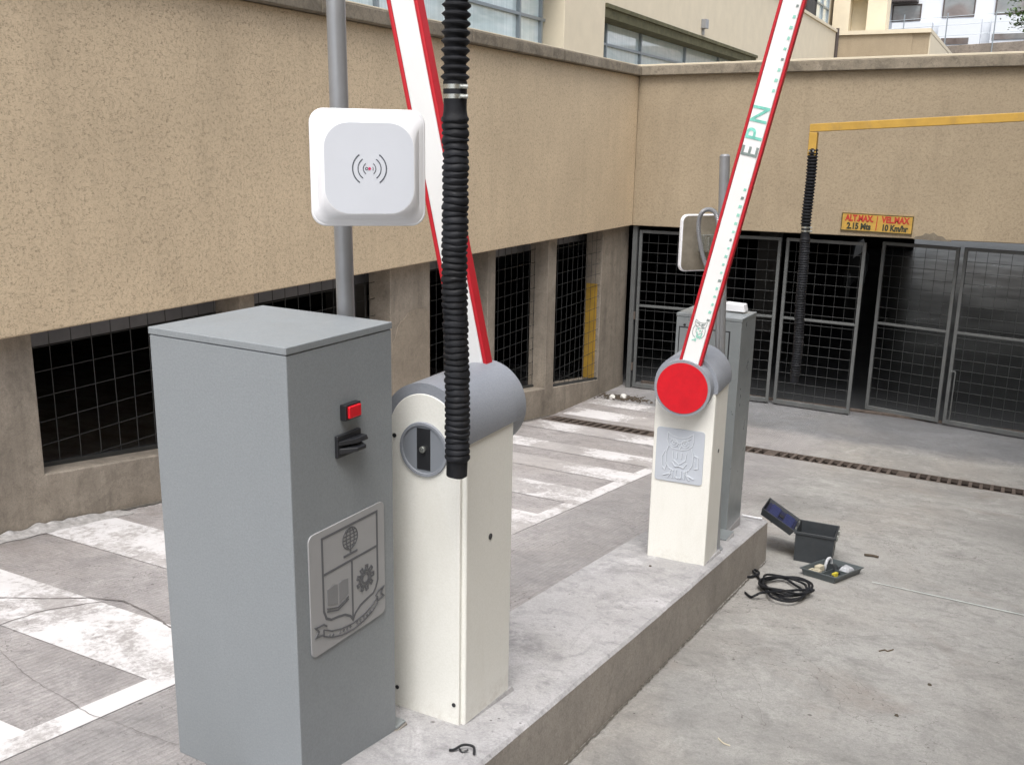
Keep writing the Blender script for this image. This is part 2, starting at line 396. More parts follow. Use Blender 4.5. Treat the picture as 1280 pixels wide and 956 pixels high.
# the channel of the drain is a real slot in the sheet
DX0, DY0, DY1 = -5.26, 10.99, 11.40
ys = [-80, -20, -2, 2, 5, 8, DY0, DY1, 11.5, 12.5, 13.9, 18, 30, 60, 120]; xs = [-90, -30, -6, DX0, -3, -1, 2.28, 8, 30, 90]
idx = {}
for i, x in enumerate(xs):
    for j, y in enumerate(ys): idx[i, j] = len(g.v); g.v.append((x, y, gz(y)))
for i in range(len(xs) - 1):
    for j in range(len(ys) - 1):
        if ys[j] == DY0 and xs[i] >= DX0 and xs[i + 1] <= 2.28: continue
        g.f.append((idx[i, j], idx[i + 1, j], idx[i + 1, j + 1], idx[i, j + 1]))
ground = g.build('ground', m_ground, kind='structure')

pit = MB()
za, zb = gz(DY0), gz(DY1)
pit.add([(DX0, DY0, za), (2.28, DY0, za), (2.28, DY1, zb), (DX0, DY1, zb), (DX0, DY0, za - .3), (2.28, DY0, za - .3), (2.28, DY1, zb - .3), (DX0, DY1, zb - .3)],
        [(0, 1, 5, 4), (1, 2, 6, 5), (2, 3, 7, 6), (3, 0, 4, 7), (4, 5, 6, 7)])
pit.build('drain_channel', 'pit', kind='structure')
gr = thing('drain_grate', 'long rusty slotted iron grate set across both lanes before the gates', 'drain grate', (DX0, DY0, za))
rim = MB(); sl = MB()
def onslope(mb, x0, x1, y0, y1, d0, d1):
    mb.slab([(x0, y0, gz(y0) + d0), (x1, y0, gz(y0) + d0), (x1, y1, gz(y1) + d0), (x0, y1, gz(y1) + d0)],
            [(x0, y0, gz(y0) + d1), (x1, y0, gz(y0) + d1), (x1, y1, gz(y1) + d1), (x0, y1, gz(y1) + d1)])
onslope(rim, DX0 + .002, 2.27, DY0 + .002, DY0 + .035, -.04, .004); onslope(rim, DX0 + .002, 2.27, DY1 - .035, DY1 - .002, -.04, .004)
x = DX0 + .002; 
onslope(rim, x, x + .10, DY0 + .035, DY1 - .035, -.04, .003)
x = DX0 + .14; k = 0
while x < 2.2:
    k += 1
    wdt = .13 if k % 13 == 0 else .034
    onslope(sl, x, x + wdt, DY0 + .035, DY1 - .035, -.035, .002); x += wdt + .072
rim.build('rim', 'iron', gr); sl.build('slat', 'iron', gr)

# road markings: one sheet 4 mm above the ground
mk = MB()
def mark(x0, x1, y0, y1, mb=mk, d=.004):
    cuts = [y0] + [c for c in (DY0, DY1, 11.5) if y0 < c < y1] + [y1]
    for a, b_ in zip(cuts, cuts[1:]):
        if a >= DY0 - 1e-6 and b_ <= DY1 + 1e-6: continue
        mb.add([(x0, a, gz(a) + d), (x1, a, gz(a) + d), (x1, b_, gz(b_) + d), (x0, b_, gz(b_) + d)], [(0, 1, 2, 3)])
mark(-3.10, -2.975, 1.2, 9.8)
for a, b_ in ((.45, .95), (1.53, 2.03), (2.61, 3.1), (3.69, 4.21), (4.77, 5.30), (5.88, 6.46), (6.99, 7.55), (8.12, 8.62), (9.05, 9.55), (10.33, 10.88), (11.62, 12.1), (12.45, 12.85)):
    mark(-5.24, -3.10, a, b_)
mk.build('road_marking', m_paint, kind='structure')
hl = MB(); hl.add([(-.60, 6.50, gz(6.5) + .005), (.9, 6.44, gz(6.44) + .005), (.9, 6.462, gz(6.462) + .005), (-.60, 6.512, gz(6.512) + .005)], [(0, 1, 2, 3)])
hl.build('chalk_line', plain('white chalk', (.62, .66, .64), .8, var=.2, vscale=8), kind='structure')

def ground_line(name, pts, w0, w1, m_, seed, step=.03, d=.0065, kind='structure'):
    rl_ = _r.Random(seed); mb = MB(); P = []
    for (a, b_) in zip(pts, pts[1:]):
        n_ = max(1, int(math.dist(a, b_) / step))
        for i in range(n_): P.append((a[0] + (b_[0] - a[0]) * i / n_, a[1] + (b_[1] - a[1]) * i / n_))
    P.append(pts[-1]); vs = []
    for i, (x, y) in enumerate(P):
        q = P[min(i + 1, len(P) - 1)]; p = P[max(i - 1, 0)]; t = Vector((q[0] - p[0], q[1] - p[1])).normalized(); nn = Vector((-t.y, t.x))
        wd = rl_.uniform(w0, w1) / 2 * (1 if 2 < i < len(P) - 3 else .3); o = rl_.uniform(-.004, .004)
        for s_ in (-1, 1): xx, yy = x + nn.x * (s_ * wd + o), y + nn.y * (s_ * wd + o); vs.append((xx, yy, gz(yy) + d))
    mb.add(vs, [(2 * i, 2 * i + 1, 2 * i + 3, 2 * i + 2) for i in range(len(P) - 1)])
    o = mb.build(name, m_, kind=kind); return o
import random as _r
M['crack'] = plain('dark crack fill', (.17, .155, .15), .95, var=.3, vscale=20)
M['grime_shade'] = plain('grime and shade at the kerb foot', (.11, .10, .085), .95, var=.4, vscale=25)  # grime lines that also carry contact shadow painted into their colour
ground_line('floor_joint', [(-5.2, 2.45), (-4.39, 2.83), (-4.21, 2.97), (-4.05, 3.12), (-3.91, 3.18), (-3.70, 3.15), (-3.40, 3.06), (-2.9, 2.9)], .005, .014, 'crack', 1)
ground_line('floor_crack', [(-4.2, 2.3), (-4.08, 2.6), (-4.09, 2.83), (-4.01, 3.05), (-3.92, 3.17)], .003, .009, 'crack', 2)
ground_line('floor_crack', [(-3.9, 2.45), (-3.46, 2.32), (-3.25, 2.295), (-3.03, 2.255), (-2.87, 2.27), (-2.66, 2.274), (-2.3, 2.33)], .0012, .0035, 'crack', 3)
ground_line('floor_crack', [(-.9, 5.05), (-.75, 5.2), (-.62, 5.22), (-.35, 5.5), (-.2, 5.55), (.2, 6.0)], .0012, .003, 'crack', 4)
ground_line('kerb_grime_shade', [(-1.303, .5), (-1.306, 3.03), (-1.306, 6.5)], .004, .016, 'grime_shade', 5, .02)
ground_line('kerb_grime_shade', [(-1.945, .5), (-1.945, 6.5)], .004, .02, 'grime_shade', 6, .02)
ground_line('wall_grime_shade', [(-5.305, .5), (-5.305, 11.4)], .02, .07, 'grime_shade', 7, .03)
# island (raised kerb carrying the machines)
isl = thing('traffic_island', 'long raised concrete island between the two lanes carrying cabinets and barriers', 'traffic island', (-1.6, 0, iz(0)))
X0, X1, Y0, Y1 = -1.925, -1.325, -3, 6.50
import random as _r
rr = _r.Random(3)
ys_ = [Y0 + (Y1 - Y0) * i / 60 for i in range(61)]
bt = MB(); vs = []
prof = [(X0 - .02, -.34, 0), (X0, -.02, 0), (X0 + .02, 0, 0), (X1 - .012, 0, 1), (X1, -.012, 1), (X1 + .005, -.17, 1), (X1 + .01, -.34, 1)]
for y in ys_:
    j = .003 * math.sin(y * 1.9) + rr.uniform(-.0008, .0008); zj = rr.uniform(-.0008, .0008)
    for (px, pz, s_) in prof:
        vs.append((px + (j if s_ else -j * .5), y, iz(y) + pz + (zj if -.1 < pz < 0.01 else 0)))
n = len(prof); fs = []
for i in range(60):
    for k in range(n - 1): fs.append((i * n + k, i * n + k + 1, (i + 1) * n + k + 1, (i + 1) * n + k))
fs += [tuple(range(n)), tuple(60 * n + k for k in range(n))]
bt.add(vs, fs)
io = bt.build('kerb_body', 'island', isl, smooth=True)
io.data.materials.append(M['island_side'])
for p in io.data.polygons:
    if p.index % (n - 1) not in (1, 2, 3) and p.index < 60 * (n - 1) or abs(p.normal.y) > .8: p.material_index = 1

# ------------------------------------------------------------------ left wall: stucco upper part, concrete pillars below
WX = -5.2; WB = -1.17; CY = 13.84
uw = thing('parapet_wall', 'long beige scratched stucco wall with weathered coping running along the left lane', 'wall', (WX, 5, WB))
BX(WX - .30, WX, -6, CY + .30, WB, .965).build('stucco_face', 'stucco', uw, bevel=.012)
cp = MB()
yy0 = -6
for L in (2.2, 1.9, 2.3, 2.1, 2.2, 1.8, 2.4, 2.2, 1.9, 2.0):
    y1 = min(yy0 + L, CY - .08)
    if y1 - yy0 > .2: cp.box(WX - .38, WX + .075, yy0 + .002, y1 - .004, .967, 1.09)
    yy0 = y1
cp.build('coping', 'coping', uw, bevel=.012)
BX(WX - .375, WX + .068, -6, CY - .085, 1.092, 1.106).build('mortar_cap', 'render', uw, bevel=.003)
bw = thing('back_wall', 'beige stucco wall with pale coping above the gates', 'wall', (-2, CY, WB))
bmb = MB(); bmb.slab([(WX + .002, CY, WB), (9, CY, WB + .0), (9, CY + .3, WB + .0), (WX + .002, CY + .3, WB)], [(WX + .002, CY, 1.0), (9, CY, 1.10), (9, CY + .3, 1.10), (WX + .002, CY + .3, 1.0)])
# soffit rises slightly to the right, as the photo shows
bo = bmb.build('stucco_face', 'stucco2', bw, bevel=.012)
for v in bo.data.vertices:
    if v.co.z < .5 and v.co.x > 5: v.co.z += .14
cb = MB(); cb.slab([(WX - .38, CY - .075, .968), (9, CY - .075, 1.102), (9, CY + .38, 1.102), (WX - .38, CY + .38, .968)], [(WX - .38, CY - .075, 1.09), (9, CY - .075, 1.28), (9, CY + .38, 1.28), (WX - .38, CY + .38, 1.09)])
cb.build('coping', 'coping', bw, bevel=.012)
MB().slab([(WX - .37, CY - .070, 1.092), (9, CY - .070, 1.282), (9, CY + .37, 1.282), (WX - .37, CY + .37, 1.092)], [(WX - .37, CY - .070, 1.118), (9, CY - .070, 1.312), (9, CY + .37, 1.312), (WX - .37, CY + .37, 1.118)]).build('mortar_cap', 'render', bw, bevel=.003)
# chipped plaster patch under the sign end
pm = MB(); pm.extrude([(-1.26, -1.135), (-1.24, -1.10), (-1.16, -1.085), (-1.12, -1.05), (-1.07, -1.06), (-1.02, -1.035), (-.97, -1.075), (-.91, -1.08), (-.86, -1.12), (-.80, -1.125), (-.80, -1.14), (-1.0, -1.139)], (0, CY, 0), (1, 0, 0), (0, 0, 1), (0, -1, 0), -.01, .004)
pm.build('chipped_patch', 'coping', bw)

lw = thing('pillar_wall', 'rough raw concrete wall with pillars and low sill beneath the beige parapet', 'wall', (-5.45, 5, -2.5))
def sz(y): return -1.57 - .14 * y
PX = -5.32
base = MB()
base.slab([(PX - .28, -6, -2.0 - .145 * -6 - .3), (PX, -6, -2.0 - .145 * -6 - .3), (PX, CY + .25, -4.1), (PX - .28, CY + .25, -4.1)],
          [(PX - .28, -6, sz(-6)), (PX, -6, sz(-6)), (PX, CY + .25, sz(CY + .25)), (PX - .28, CY + .25, sz(CY + .25))])
base.build('sill_wall', 'conc_wall', lw, bevel=.012)
PIL = [(-2.2, -1.7), (.6, .9), (3.50, 3.82), (5.63, 5.80), (7.68, 8.39), (9.62, 9.80), (11.21, 11.46), (13.02, CY + .22)]
for a, b_ in PIL:
    MB().slab([(PX - .26, a, sz(a) - .02), (PX - .001, a, sz(a) - .02), (PX - .001, b_, sz(b_) - .02), (PX - .26, b_, sz(b_) - .02)],
              [(PX - .26, a, -.9), (PX - .001, a, -.9), (PX - .001, b_, -.9), (PX - .26, b_, -.9)]).build('pillar', 'conc_wall', lw, bevel=.01)
# pale patched plaster on the broad pillar
pp = MB(); poly = [(7.70, -3.0), (8.375, -3.0), (8.375, -1.74), (8.34, -1.70), (8.28, -1.665), (8.2, -1.655), (8.12, -1.64), (8.05, -1.648), (7.97, -1.67), (7.90, -1.72), (7.84, -1.735), (7.79, -1.78), (7.76, -1.86), (7.735, -1.9), (7.70, -1.92)]
pp.extrude([(a, max(b_, sz(a) + .02)) for a, b_ in poly], (PX - .001, 0, 0), (0, 1, 0), (0, 0, 1), (1, 0, 0), 0, .004)
pp.build('plaster_patch', concrete('pale plaster', (.335, .285, .225), (.35, .30, .235), .4, .4, speck=False), lw)

def wire_panel(mb, a, b_, x, top=-.95, step=.163, r=.0030):
    y = a + step * .55
    while y < b_: mb.cyl((x, y + _r.uniform(-.006, .006), sz(y)), (x, y + _r.uniform(-.006, .006), top), r, n=6); y += step
    z = -1.33
    zlow = sz(b_)
    while z > zlow:
        # clip to where the sill is below
        yb = b_; ya = a
        if z < sz(a): ya = (-1.57 - z) / .14
        if ya < yb: mb.cyl((x + .004, ya, z + _r.uniform(-.006, .006)), (x + .004, yb, z + _r.uniform(-.010, .010)), r, n=6)
        z -= step
OP = list(zip([p[1] for p in PIL[:-1]], [p[0] for p in PIL[1:]]))
desc = ['beside the camera', 'left of the first pillar', 'right of the first pillar behind the grey cabinet', 'seen just above the grey cabinet', 'just left of the hanging hose', 'between the narrow pillars right of the raised arm', 'in front of the yellow painted pillar']
for (a, b_), dd in list(zip(OP, desc)):
    if b_ < 2: continue
    xx = PX - .03 if a > 11 else PX - .19
    t_ = thing('wire_grille', 'square wire mesh grille in dark opening ' + dd, 'wire grille', (xx, a, sz(a)), group='wire grilles between the concrete pillars')
    mb = MB(); wire_panel(mb, a + .005, b_ - .005, xx); mb.build('mesh_wires', 'wire', t_)
    mb = MB(); mb.slab([(xx - .02, a, sz(a) - .001), (xx + .02, a, sz(a) - .001), (xx + .02, b_, sz(b_) - .001), (xx - .02, b_, sz(b_) - .001)], [(xx - .02, a, sz(a) + .03), (xx + .02, a, sz(a) + .03), (xx + .02, b_, sz(b_) + .03), (xx - .02, b_, sz(b_) + .03)])
    mb.build('bottom_rail', 'wire', t_)
yc = MB(); yc.box(PX - .24, PX - .06, 13.012, 13.0195, sz(13.02) + .01, -1.97)
yc.build('painted_band', 'yellowc', lw)

# garage behind
gar = thing('garage_interior', 'dark covered parking garage behind the gates and grilles', 'garage', (-5, 20, -3.69))
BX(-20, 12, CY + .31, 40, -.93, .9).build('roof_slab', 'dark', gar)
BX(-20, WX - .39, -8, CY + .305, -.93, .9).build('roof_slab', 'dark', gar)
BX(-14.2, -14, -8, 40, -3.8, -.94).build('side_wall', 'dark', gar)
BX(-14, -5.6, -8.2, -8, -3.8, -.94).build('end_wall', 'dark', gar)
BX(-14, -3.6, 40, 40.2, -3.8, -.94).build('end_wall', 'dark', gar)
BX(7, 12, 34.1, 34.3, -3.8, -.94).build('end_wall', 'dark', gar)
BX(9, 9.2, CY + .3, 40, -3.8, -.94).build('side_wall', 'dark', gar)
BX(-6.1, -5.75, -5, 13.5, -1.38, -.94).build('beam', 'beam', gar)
for (x, y) in ((-8, 10.5), (-8.5, 4.5), (-7.0, 12.3), (-4.5, 20), (-6.5, 24)):
    BX(x - .2, x + .2, y - .2, y + .2, -3.78, -.94).build('column', 'darkc', gar, bevel=.01)
fl = MB(); fl.box(-14, -5.62, -8, 13.9, -3.80, -3.66); fl.build('floor', 'dark', gar)
# dark parked car seen through the mesh
CARX = -.4
car = thing('parked_car', 'dark car parked inside the garage, seen through the gate mesh', 'car', (-4.6, 27, -3.687))
prof = [(-2.1, .25), (-2.1, .75), (-1.55, .92), (-.9, 1.38), (.7, 1.42), (1.5, .98), (2.1, .85), (2.1, .25)]
MB().extrude(prof, (-4.6, 27, -3.687), (0, 1, 0), (0, 0, 1), (1, 0, 0), -.85, .85).build('body', plain('car paint', (.010, .010, .012), .75, spec=.1), car, bevel=.08)
MB().extrude([(-.98, .98), (-.7, 1.32), (.6, 1.36), (1.2, 1.02)], (-4.6, 27, -3.687), (0, 1, 0), (0, 0, 1), (1, 0, 0), .852, .856).build('side_window', 'black', car)
for yy_ in (-1.3, 1.35):
    for sx in (-.86, .70): MB().cyl((-4.6 + sx, 27 + yy_, -3.687 + .32), (-4.6 + sx + .16, 27 + yy_, -3.687 + .32), .32, n=20).build('wheel', 'rubber', car, smooth=True)

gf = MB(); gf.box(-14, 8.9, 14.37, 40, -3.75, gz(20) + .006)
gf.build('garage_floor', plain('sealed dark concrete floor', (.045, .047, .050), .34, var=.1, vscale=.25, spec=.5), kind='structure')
# terrace, then an unseen right wall added to shade right-facing sides
tr = MB(); tr.box(-30, WX - .385, -20, 45, .905, .95); tr.box(WX - .38, 14, CY + .385, 45, .905, .95); tr.build('terrace_floor', 'coping', kind='structure')
sw = thing('side_wall', 'unseen beige wall added along the right lane to shade it and hold the brackets', 'wall', (2.3, 5, -2))
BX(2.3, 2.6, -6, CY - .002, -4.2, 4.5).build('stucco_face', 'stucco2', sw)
BX(2.24, 2.68, -6, CY - .08, 4.502, 4.63).build('coping', 'coping', sw, bevel=.01)

# ------------------------------------------------------------------ gates
GZ = -3.66
def gate_leaf(p0, p1, zt, label, hz=.0, bolt=False):
    p0 = Vector((*p0, 0)); p1 = Vector((*p1, 0)); L = (p1 - p0).length; ang = math.atan2(p1.y - p0.y, p1.x - p0.x)
    zb = GZ + hz
    t_ = thing('mesh_gate', label, 'gate', (p0.x, p0.y, zb), ang, 'grey steel mesh gates of the garage')
    H = zt - zb; s = .045
    fr = MB(); fr.box(0, s, -.02, .02, 0, H); fr.box(L - s, L, -.02, .02, 0, H)
    fr.box(s, L - s, -.019, .019, 0, .06); fr.box(s, L - s, -.019, .019, H - s, H); fr.box(s, L - s, -.019, .019, H * .52, H * .52 + .035)
    fr.build('frame', 'gate', t_, world=False, bevel=.004)
    mb = MB(); x = s + .1
    while x < L - s: mb.cyl((x, .003, .05), (x, .003, H - .02), .0028, n=6); x += .147
    z = .18
    while z < H - .05: mb.cyl((s, -.004, z), (L - s, -.004, z), .0028, n=6); z += .147
    mb.build('mesh_wires', 'wire', t_, world=False)
    if bolt:
        mb = MB(); mb.cyl((.09, -.035, .05), (.09, -.035, .75), .009, n=8); mb.cyl((.09, -.035, .75), (.03, -.06, .75), .009, n=8); mb.build('drop_bolt', 'gate', t_, world=False)
    return t_
gate_leaf((-5.10, 13.93), (-3.02, 14.10), -1.235, 'wide mesh gate leaf beside the concrete corner pier, behind the white barrier')
gate_leaf((-2.95, 14.10), (-1.86, 14.05), -1.235, 'mesh gate leaf behind the far hanging hose')
gate_leaf((-1.70, 14.45), (-.70, 14.24), -1.24, 'partly open mesh gate leaf below the yellow sign')
gate_leaf((-.645, 14.23), (.52, 14.03), -1.235, 'mesh gate leaf with a drop bolt, at the right edge', bolt=True)
pt = thing('gate_post', 'slim grey steel gate post beside the concrete corner pier', 'post', (-5.16, 13.93, GZ))
BX(-5.20, -5.13, 13.9, 13.97, GZ - .05, -1.18).build('tube', 'gate', pt)
for z_ in (-2.6, -3.4): BX(-5.128, -5.105, 13.9, 13.93, z_, z_ + .12).build('hinge', 'iron', pt)
th = thing('gate_threshold', 'dark steel strip on the floor under the gate leaves', 'threshold', (-3, 14.2, GZ))
BX(-5.1, 2.2, 14.3, 14.36, GZ - .05, GZ + .006).build('strip', 'iron', th)

# ------------------------------------------------------------------ upper building behind the left wall
ub = thing('cream_building', 'cream rendered building with long glazed bands rising behind the left wall', 'building', (-9, 20, .95))
FX = -7.0
BX(-12, FX, 27.55, 38.85, .95, 4.15).build('wall', 'render', ub)
BX(-12, FX, 16.8, 27.55, 2.42, 4.15).build('wall', 'render', ub)
BX(-12, FX, 15.1, 16.8, .95, 6.5).build('pilaster', 'render', ub, bevel=.01)
BX(-12, FX, -2, 15.1, 2.75, 6.5).build('wall', 'render', ub)
BX(-12, FX + .05, 16.802, 38.9, 4.152, 4.25).build('ledge', 'render', ub, bevel=.01)
BX(FX - .36, FX + .03, 16.81, 27.6, 2.35, 2.418).build('soffit', 'soffit', ub)
BX(FX - .36, FX - .01, 16.81, 27.54, 2.19, 2.348).build('blind_box', 'soffit', ub)
BX(-12, -7.6, -2, 38, .96, 6.4).build('inner_wall', 'dark', ub)
def window_band(y0, y1, z0, z1, mull, rails, x=FX - .37):
    gl = BX(x - .05, x - .03, y0, y1, z0, z1).build('window', 'glass', ub)
    fr = MB()
    for y in mull: fr.box(x - .03, x + .03, y - .025, y + .025, z0, z1)
    for z in rails: fr.box(x - .028, x + .028, y0, y1, z - .022, z + .022)
    fr.build('frame', 'alu', gl)
window_band(4, 15.1, .98, 2.75, [5, 6.8, 8.6, 10.4, 12.3, 14.2, 14.98], [1.42, 1.95, 2.5])
window_band(16.8, 27.55, .98, 2.2, [16.95, 17.75, 19.6, 22.5, 25.2], [1.30, 1.82])
lf = thing('wall_lamp', 'small grey box lamp fixed high on the cream building', 'wall lamp', (FX, 22.5, 2.65))
BX(FX, FX + .12, 22.42, 22.62, 2.58, 2.78).build('housing', 'steel', lf, bevel=.01)
BX(FX, FX + .05, 22.49, 22.55, 2.45, 2.58).build('bracket', 'steel', lf)
# set-back upper floor at the far end
BX(-11, -7.7, 27, 45, 4.26, 9).build('upper_wall', 'render', ub)
gl = BX(-7.7, -7.66, 33.0, 40.4, 4.6, 8.5).build('window', 'glass', ub)
fr = MB()
for y in (33.0, 34.6, 36.2, 37.8, 39.2, 40.35): fr.box(-7.66, -7.6, y - .03, y + .03, 4.55, 8.5)
for z in (4.62, 5.15, 5.7, 6.4): fr.box(-7.658, -7.6, 33, 40.4, z - .025, z + .025)
fr.build('frame', 'alu', gl)
pr = thing('cream_pier_block', 'cream corner block with a tall opening beyond the long building', 'building', (-7, 42, 4))
mb = MB(); mb.box(-7.56, -6.95, 41, 42, .95, 9); mb.box(-6.30, -5.60, 41, 42, .95, 9); mb.box(-6.95, -6.30, 41, 42, .95, 3.9); mb.box(-6.95, -6.3, 41, 42, 5.6, 9); mb.box(-6.95, -6.3, 41.7, 42, 3.9, 5.6)
mb.build('wall', 'render', pr)
lowb = thing('low_block', 'low brownish block with cream edge just above the right coping', 'building', (-5, 39, .95))
MB().box(-7.0 + .002, -4.35, 39, 52, .95, 4.06).box(-4.348, -3.80, 39.03, 52, .95, 4.06).build('wall', 'stucco2', lowb)
MB().box(-7.0 + .06, -3.75, 38.92, 52, 4.062, 4.20).build('coping', 'render', lowb)
MB().box(-3.798, -3.76, 39.1, 52, .95, 4.05).build('side_wall', 'render', lowb)
MB().cyl((-6.95, 38.9, .95), (-6.95, 38.9, 4.3), .06, n=10).build('drainpipe', 'wood', lowb)
stw = thing('stone_wall', 'old brown stone wall in front of the white house', 'wall', (-2, 55, .9))
MB().slab([(-4.9, 55, .5), (8, 55, .5), (8, 55.5, .5), (-4.9, 55.5, .5)], [(-4.9, 55, 5.06), (8, 55, 5.6), (8, 55.5, 5.6), (-4.9, 55.5, 5.06)]).build('wall_face', 'stone', stw, bevel=.03)
fen = thing('wire_fence', 'thin wire fence on slim posts in front of the white house', 'fence', (-5, 54, 5))
mb = MB()
for x in (-6.6, -4.6, -2.45, -.3, 1.8): mb.cyl((x, 54.8, 4.5), (x, 54.8, 6.6), .03, n=6)
for z in (5.6, 6.1, 6.5): mb.cyl((-9, 54.8, z - .25), (4, 54.8, z + .25), .012, n=5)
mb.build('posts_and_wires', 'alu', fen)
wh_ = thing('white_house', 'white two storey house with dark framed windows at the top right corner', 'building', (-3, 62, 0))
BX(-14, 12, 62, 72, .9, 12).build('wall', 'bwhite', wh_)
mb = MB(); mb.box(-8.0, -5.9, 61.2, 62.0, 5.0, 6.95); mb.box(-5.55, -3.4, 61.2, 62, 5.0, 7.05); mb.box(-2.9, 3, 61.2, 62, 5.0, 7.15)
mb.build('balcony', 'bwhite', wh_)
mb = MB(); mb.box(-14, -6.8, 60.9, 62, 8.05, 8.22); mb.build('eave', 'wood', wh_)
for (x0, x1, z0, z1) in ((-8.15, -6.6, 7.1, 8.0), (-5.5, -3.85, 7.2, 8.6), (-2.85, .5, 7.25, 8.8)):
    f_ = MB(); s = .07
    f_.box(x0, x0 + s, 61.9, 62, z0, z1); f_.box(x1 - s, x1, 61.9, 62, z0, z1); f_.box(x0 + s, x1 - s, 61.9, 62, z0, z0 + s); f_.box(x0 + s, x1 - s, 61.9, 62, z1 - s, z1)
    wo = f_.build('window', 'wood', wh_); BX(x0 + s, x1 - s, 61.93, 61.96, z0 + s, z1 - s).build('pane', 'glassd', wo)
for (x0, x1, z0, z1) in ((-5.35, -3.95, 5.72, 6.05), (-2.8, .5, 5.9, 6.2)):
    BX(x0, x1, 61.15, 61.19, z0, z1).build('low_window', 'glassd', wh_)

# tree reaching in at the top right
tre = thing('leafy_tree', 'small green leafy tree with branches reaching in at the top right corner', 'tree', (1.6, 26, .95))
mb = MB(); mb.tube([(1.6, 26, .95), (1.55, 26, 2.2), (1.3, 25.9, 3.2), (1.2, 25.8, 4.4)], [.13, .11, .08, .04], 10)
br = []
for (a, bpt) in (((1.35, 25.9, 3.0), (-.85, 25.2, 3.0)), ((1.3, 25.9, 3.2), (-.3, 26.3, 3.7)), ((1.4, 26, 2.6), (-.75, 25.4, 2.78)), ((1.3, 25.9, 3.4), (2.6, 25.5, 4.3)), ((1.25, 25.9, 3.8), (.3, 25.7, 4.8)), ((1.3, 25.9, 3.5), (2.2, 26.6, 3.6)), ((1.3, 25.9, 3.2), (-.9, 25.9, 3.45))):
    a, bpt = Vector(a), Vector(bpt); mid = (a + bpt) / 2 + Vector((0, 0, .12)); mb.tube([a, mid, bpt], [.035, .02, .006], 6); br.append((a, mid, bpt))
mb.build('trunk', 'bark', tre, smooth=True)
lf_ = MB(); rl = _r.Random(5)
for a, m_, bpt in br:
    for k in range(420 if bpt.x < -.1 else 150):
        t0 = rl.random() ** .6; p = (a.lerp(m_, t0 * 2) if t0 < .5 else m_.lerp(bpt, t0 * 2 - 1))
        c0 = p + Vector((rl.gauss(0, .09), rl.gauss(0, .12), rl.gauss(-.02, .07)))
        u = Vector((rl.gauss(0, 1), rl.gauss(0, 1), rl.gauss(0, .4))).normalized(); v = u.cross(Vector((rl.gauss(0, .4), rl.gauss(0, .4), 1))).normalized()
        s = rl.uniform(.035, .065)
        lf_.add([c0 - u * s, c0 + v * s * .45, c0 + u * s, c0 - v * s * .45], [(0, 1, 2, 3)])
lf_.build('crown', 'leaf', tre)

# ------------------------------------------------------------------ clearance sign on the back wall
sg = thing('clearance_sign', 'small yellow painted sign with red and black lettering on the back wall', 'sign', (-1.735, CY - .02, -.955))
tilt = .012
o_ = (-1.735, CY - .022, -.955)
U = Vector((1, 0, -tilt)).normalized(); V = Vector((tilt, 0, 1)).normalized()
MB().extrude([(-.455, -.12), (.455, -.12), (.455, .12), (-.455, .12)], (o_[0], CY - .001, o_[2]), U, V, (0, -1, 0), 0, .02).build('board', 'sign', sg)
mb = MB(); ribbon(mb, [(-.448, -.113), (.448, -.113), (.448, .113), (-.448, .113)], .010, (o_[0], CY - .021, o_[2]), U, V, (0, -1, 0), .0002, .0018, True)
mb.build('border', 'signblk', sg)
mb = MB(); mb.extrude([(.005, -.095), (.016, -.095), (.023, .095), (.012, .095)], (o_[0] - .012, CY - .021, o_[2]), U, V, (0, -1, 0), .0002, .002); mb.build('divider', 'signred', sg)
def stxt(s, u, v, size, m, sx=1):
    O = Vector(o_) + U * u + V * v - Vector(sg.location); O.y = -.003
    mt = frame_mtx((O.x, O.y, O.z), U, V) @ Matrix.Diagonal((sx, 1, 1, 1))
    text_mesh('lettering', s, size, m, sg, mt, .001, .0055)
stxt('ALT.MAX.', -.222, .050, .112, 'signred', .74); stxt('VEL.MAX', .232, .050, .112, 'signred', .76)
stxt('2.15 Mts', -.222, -.054, .110, 'signblk', .80); stxt('10 Km/hr', .232, -.054, .108, 'signblk', .78)

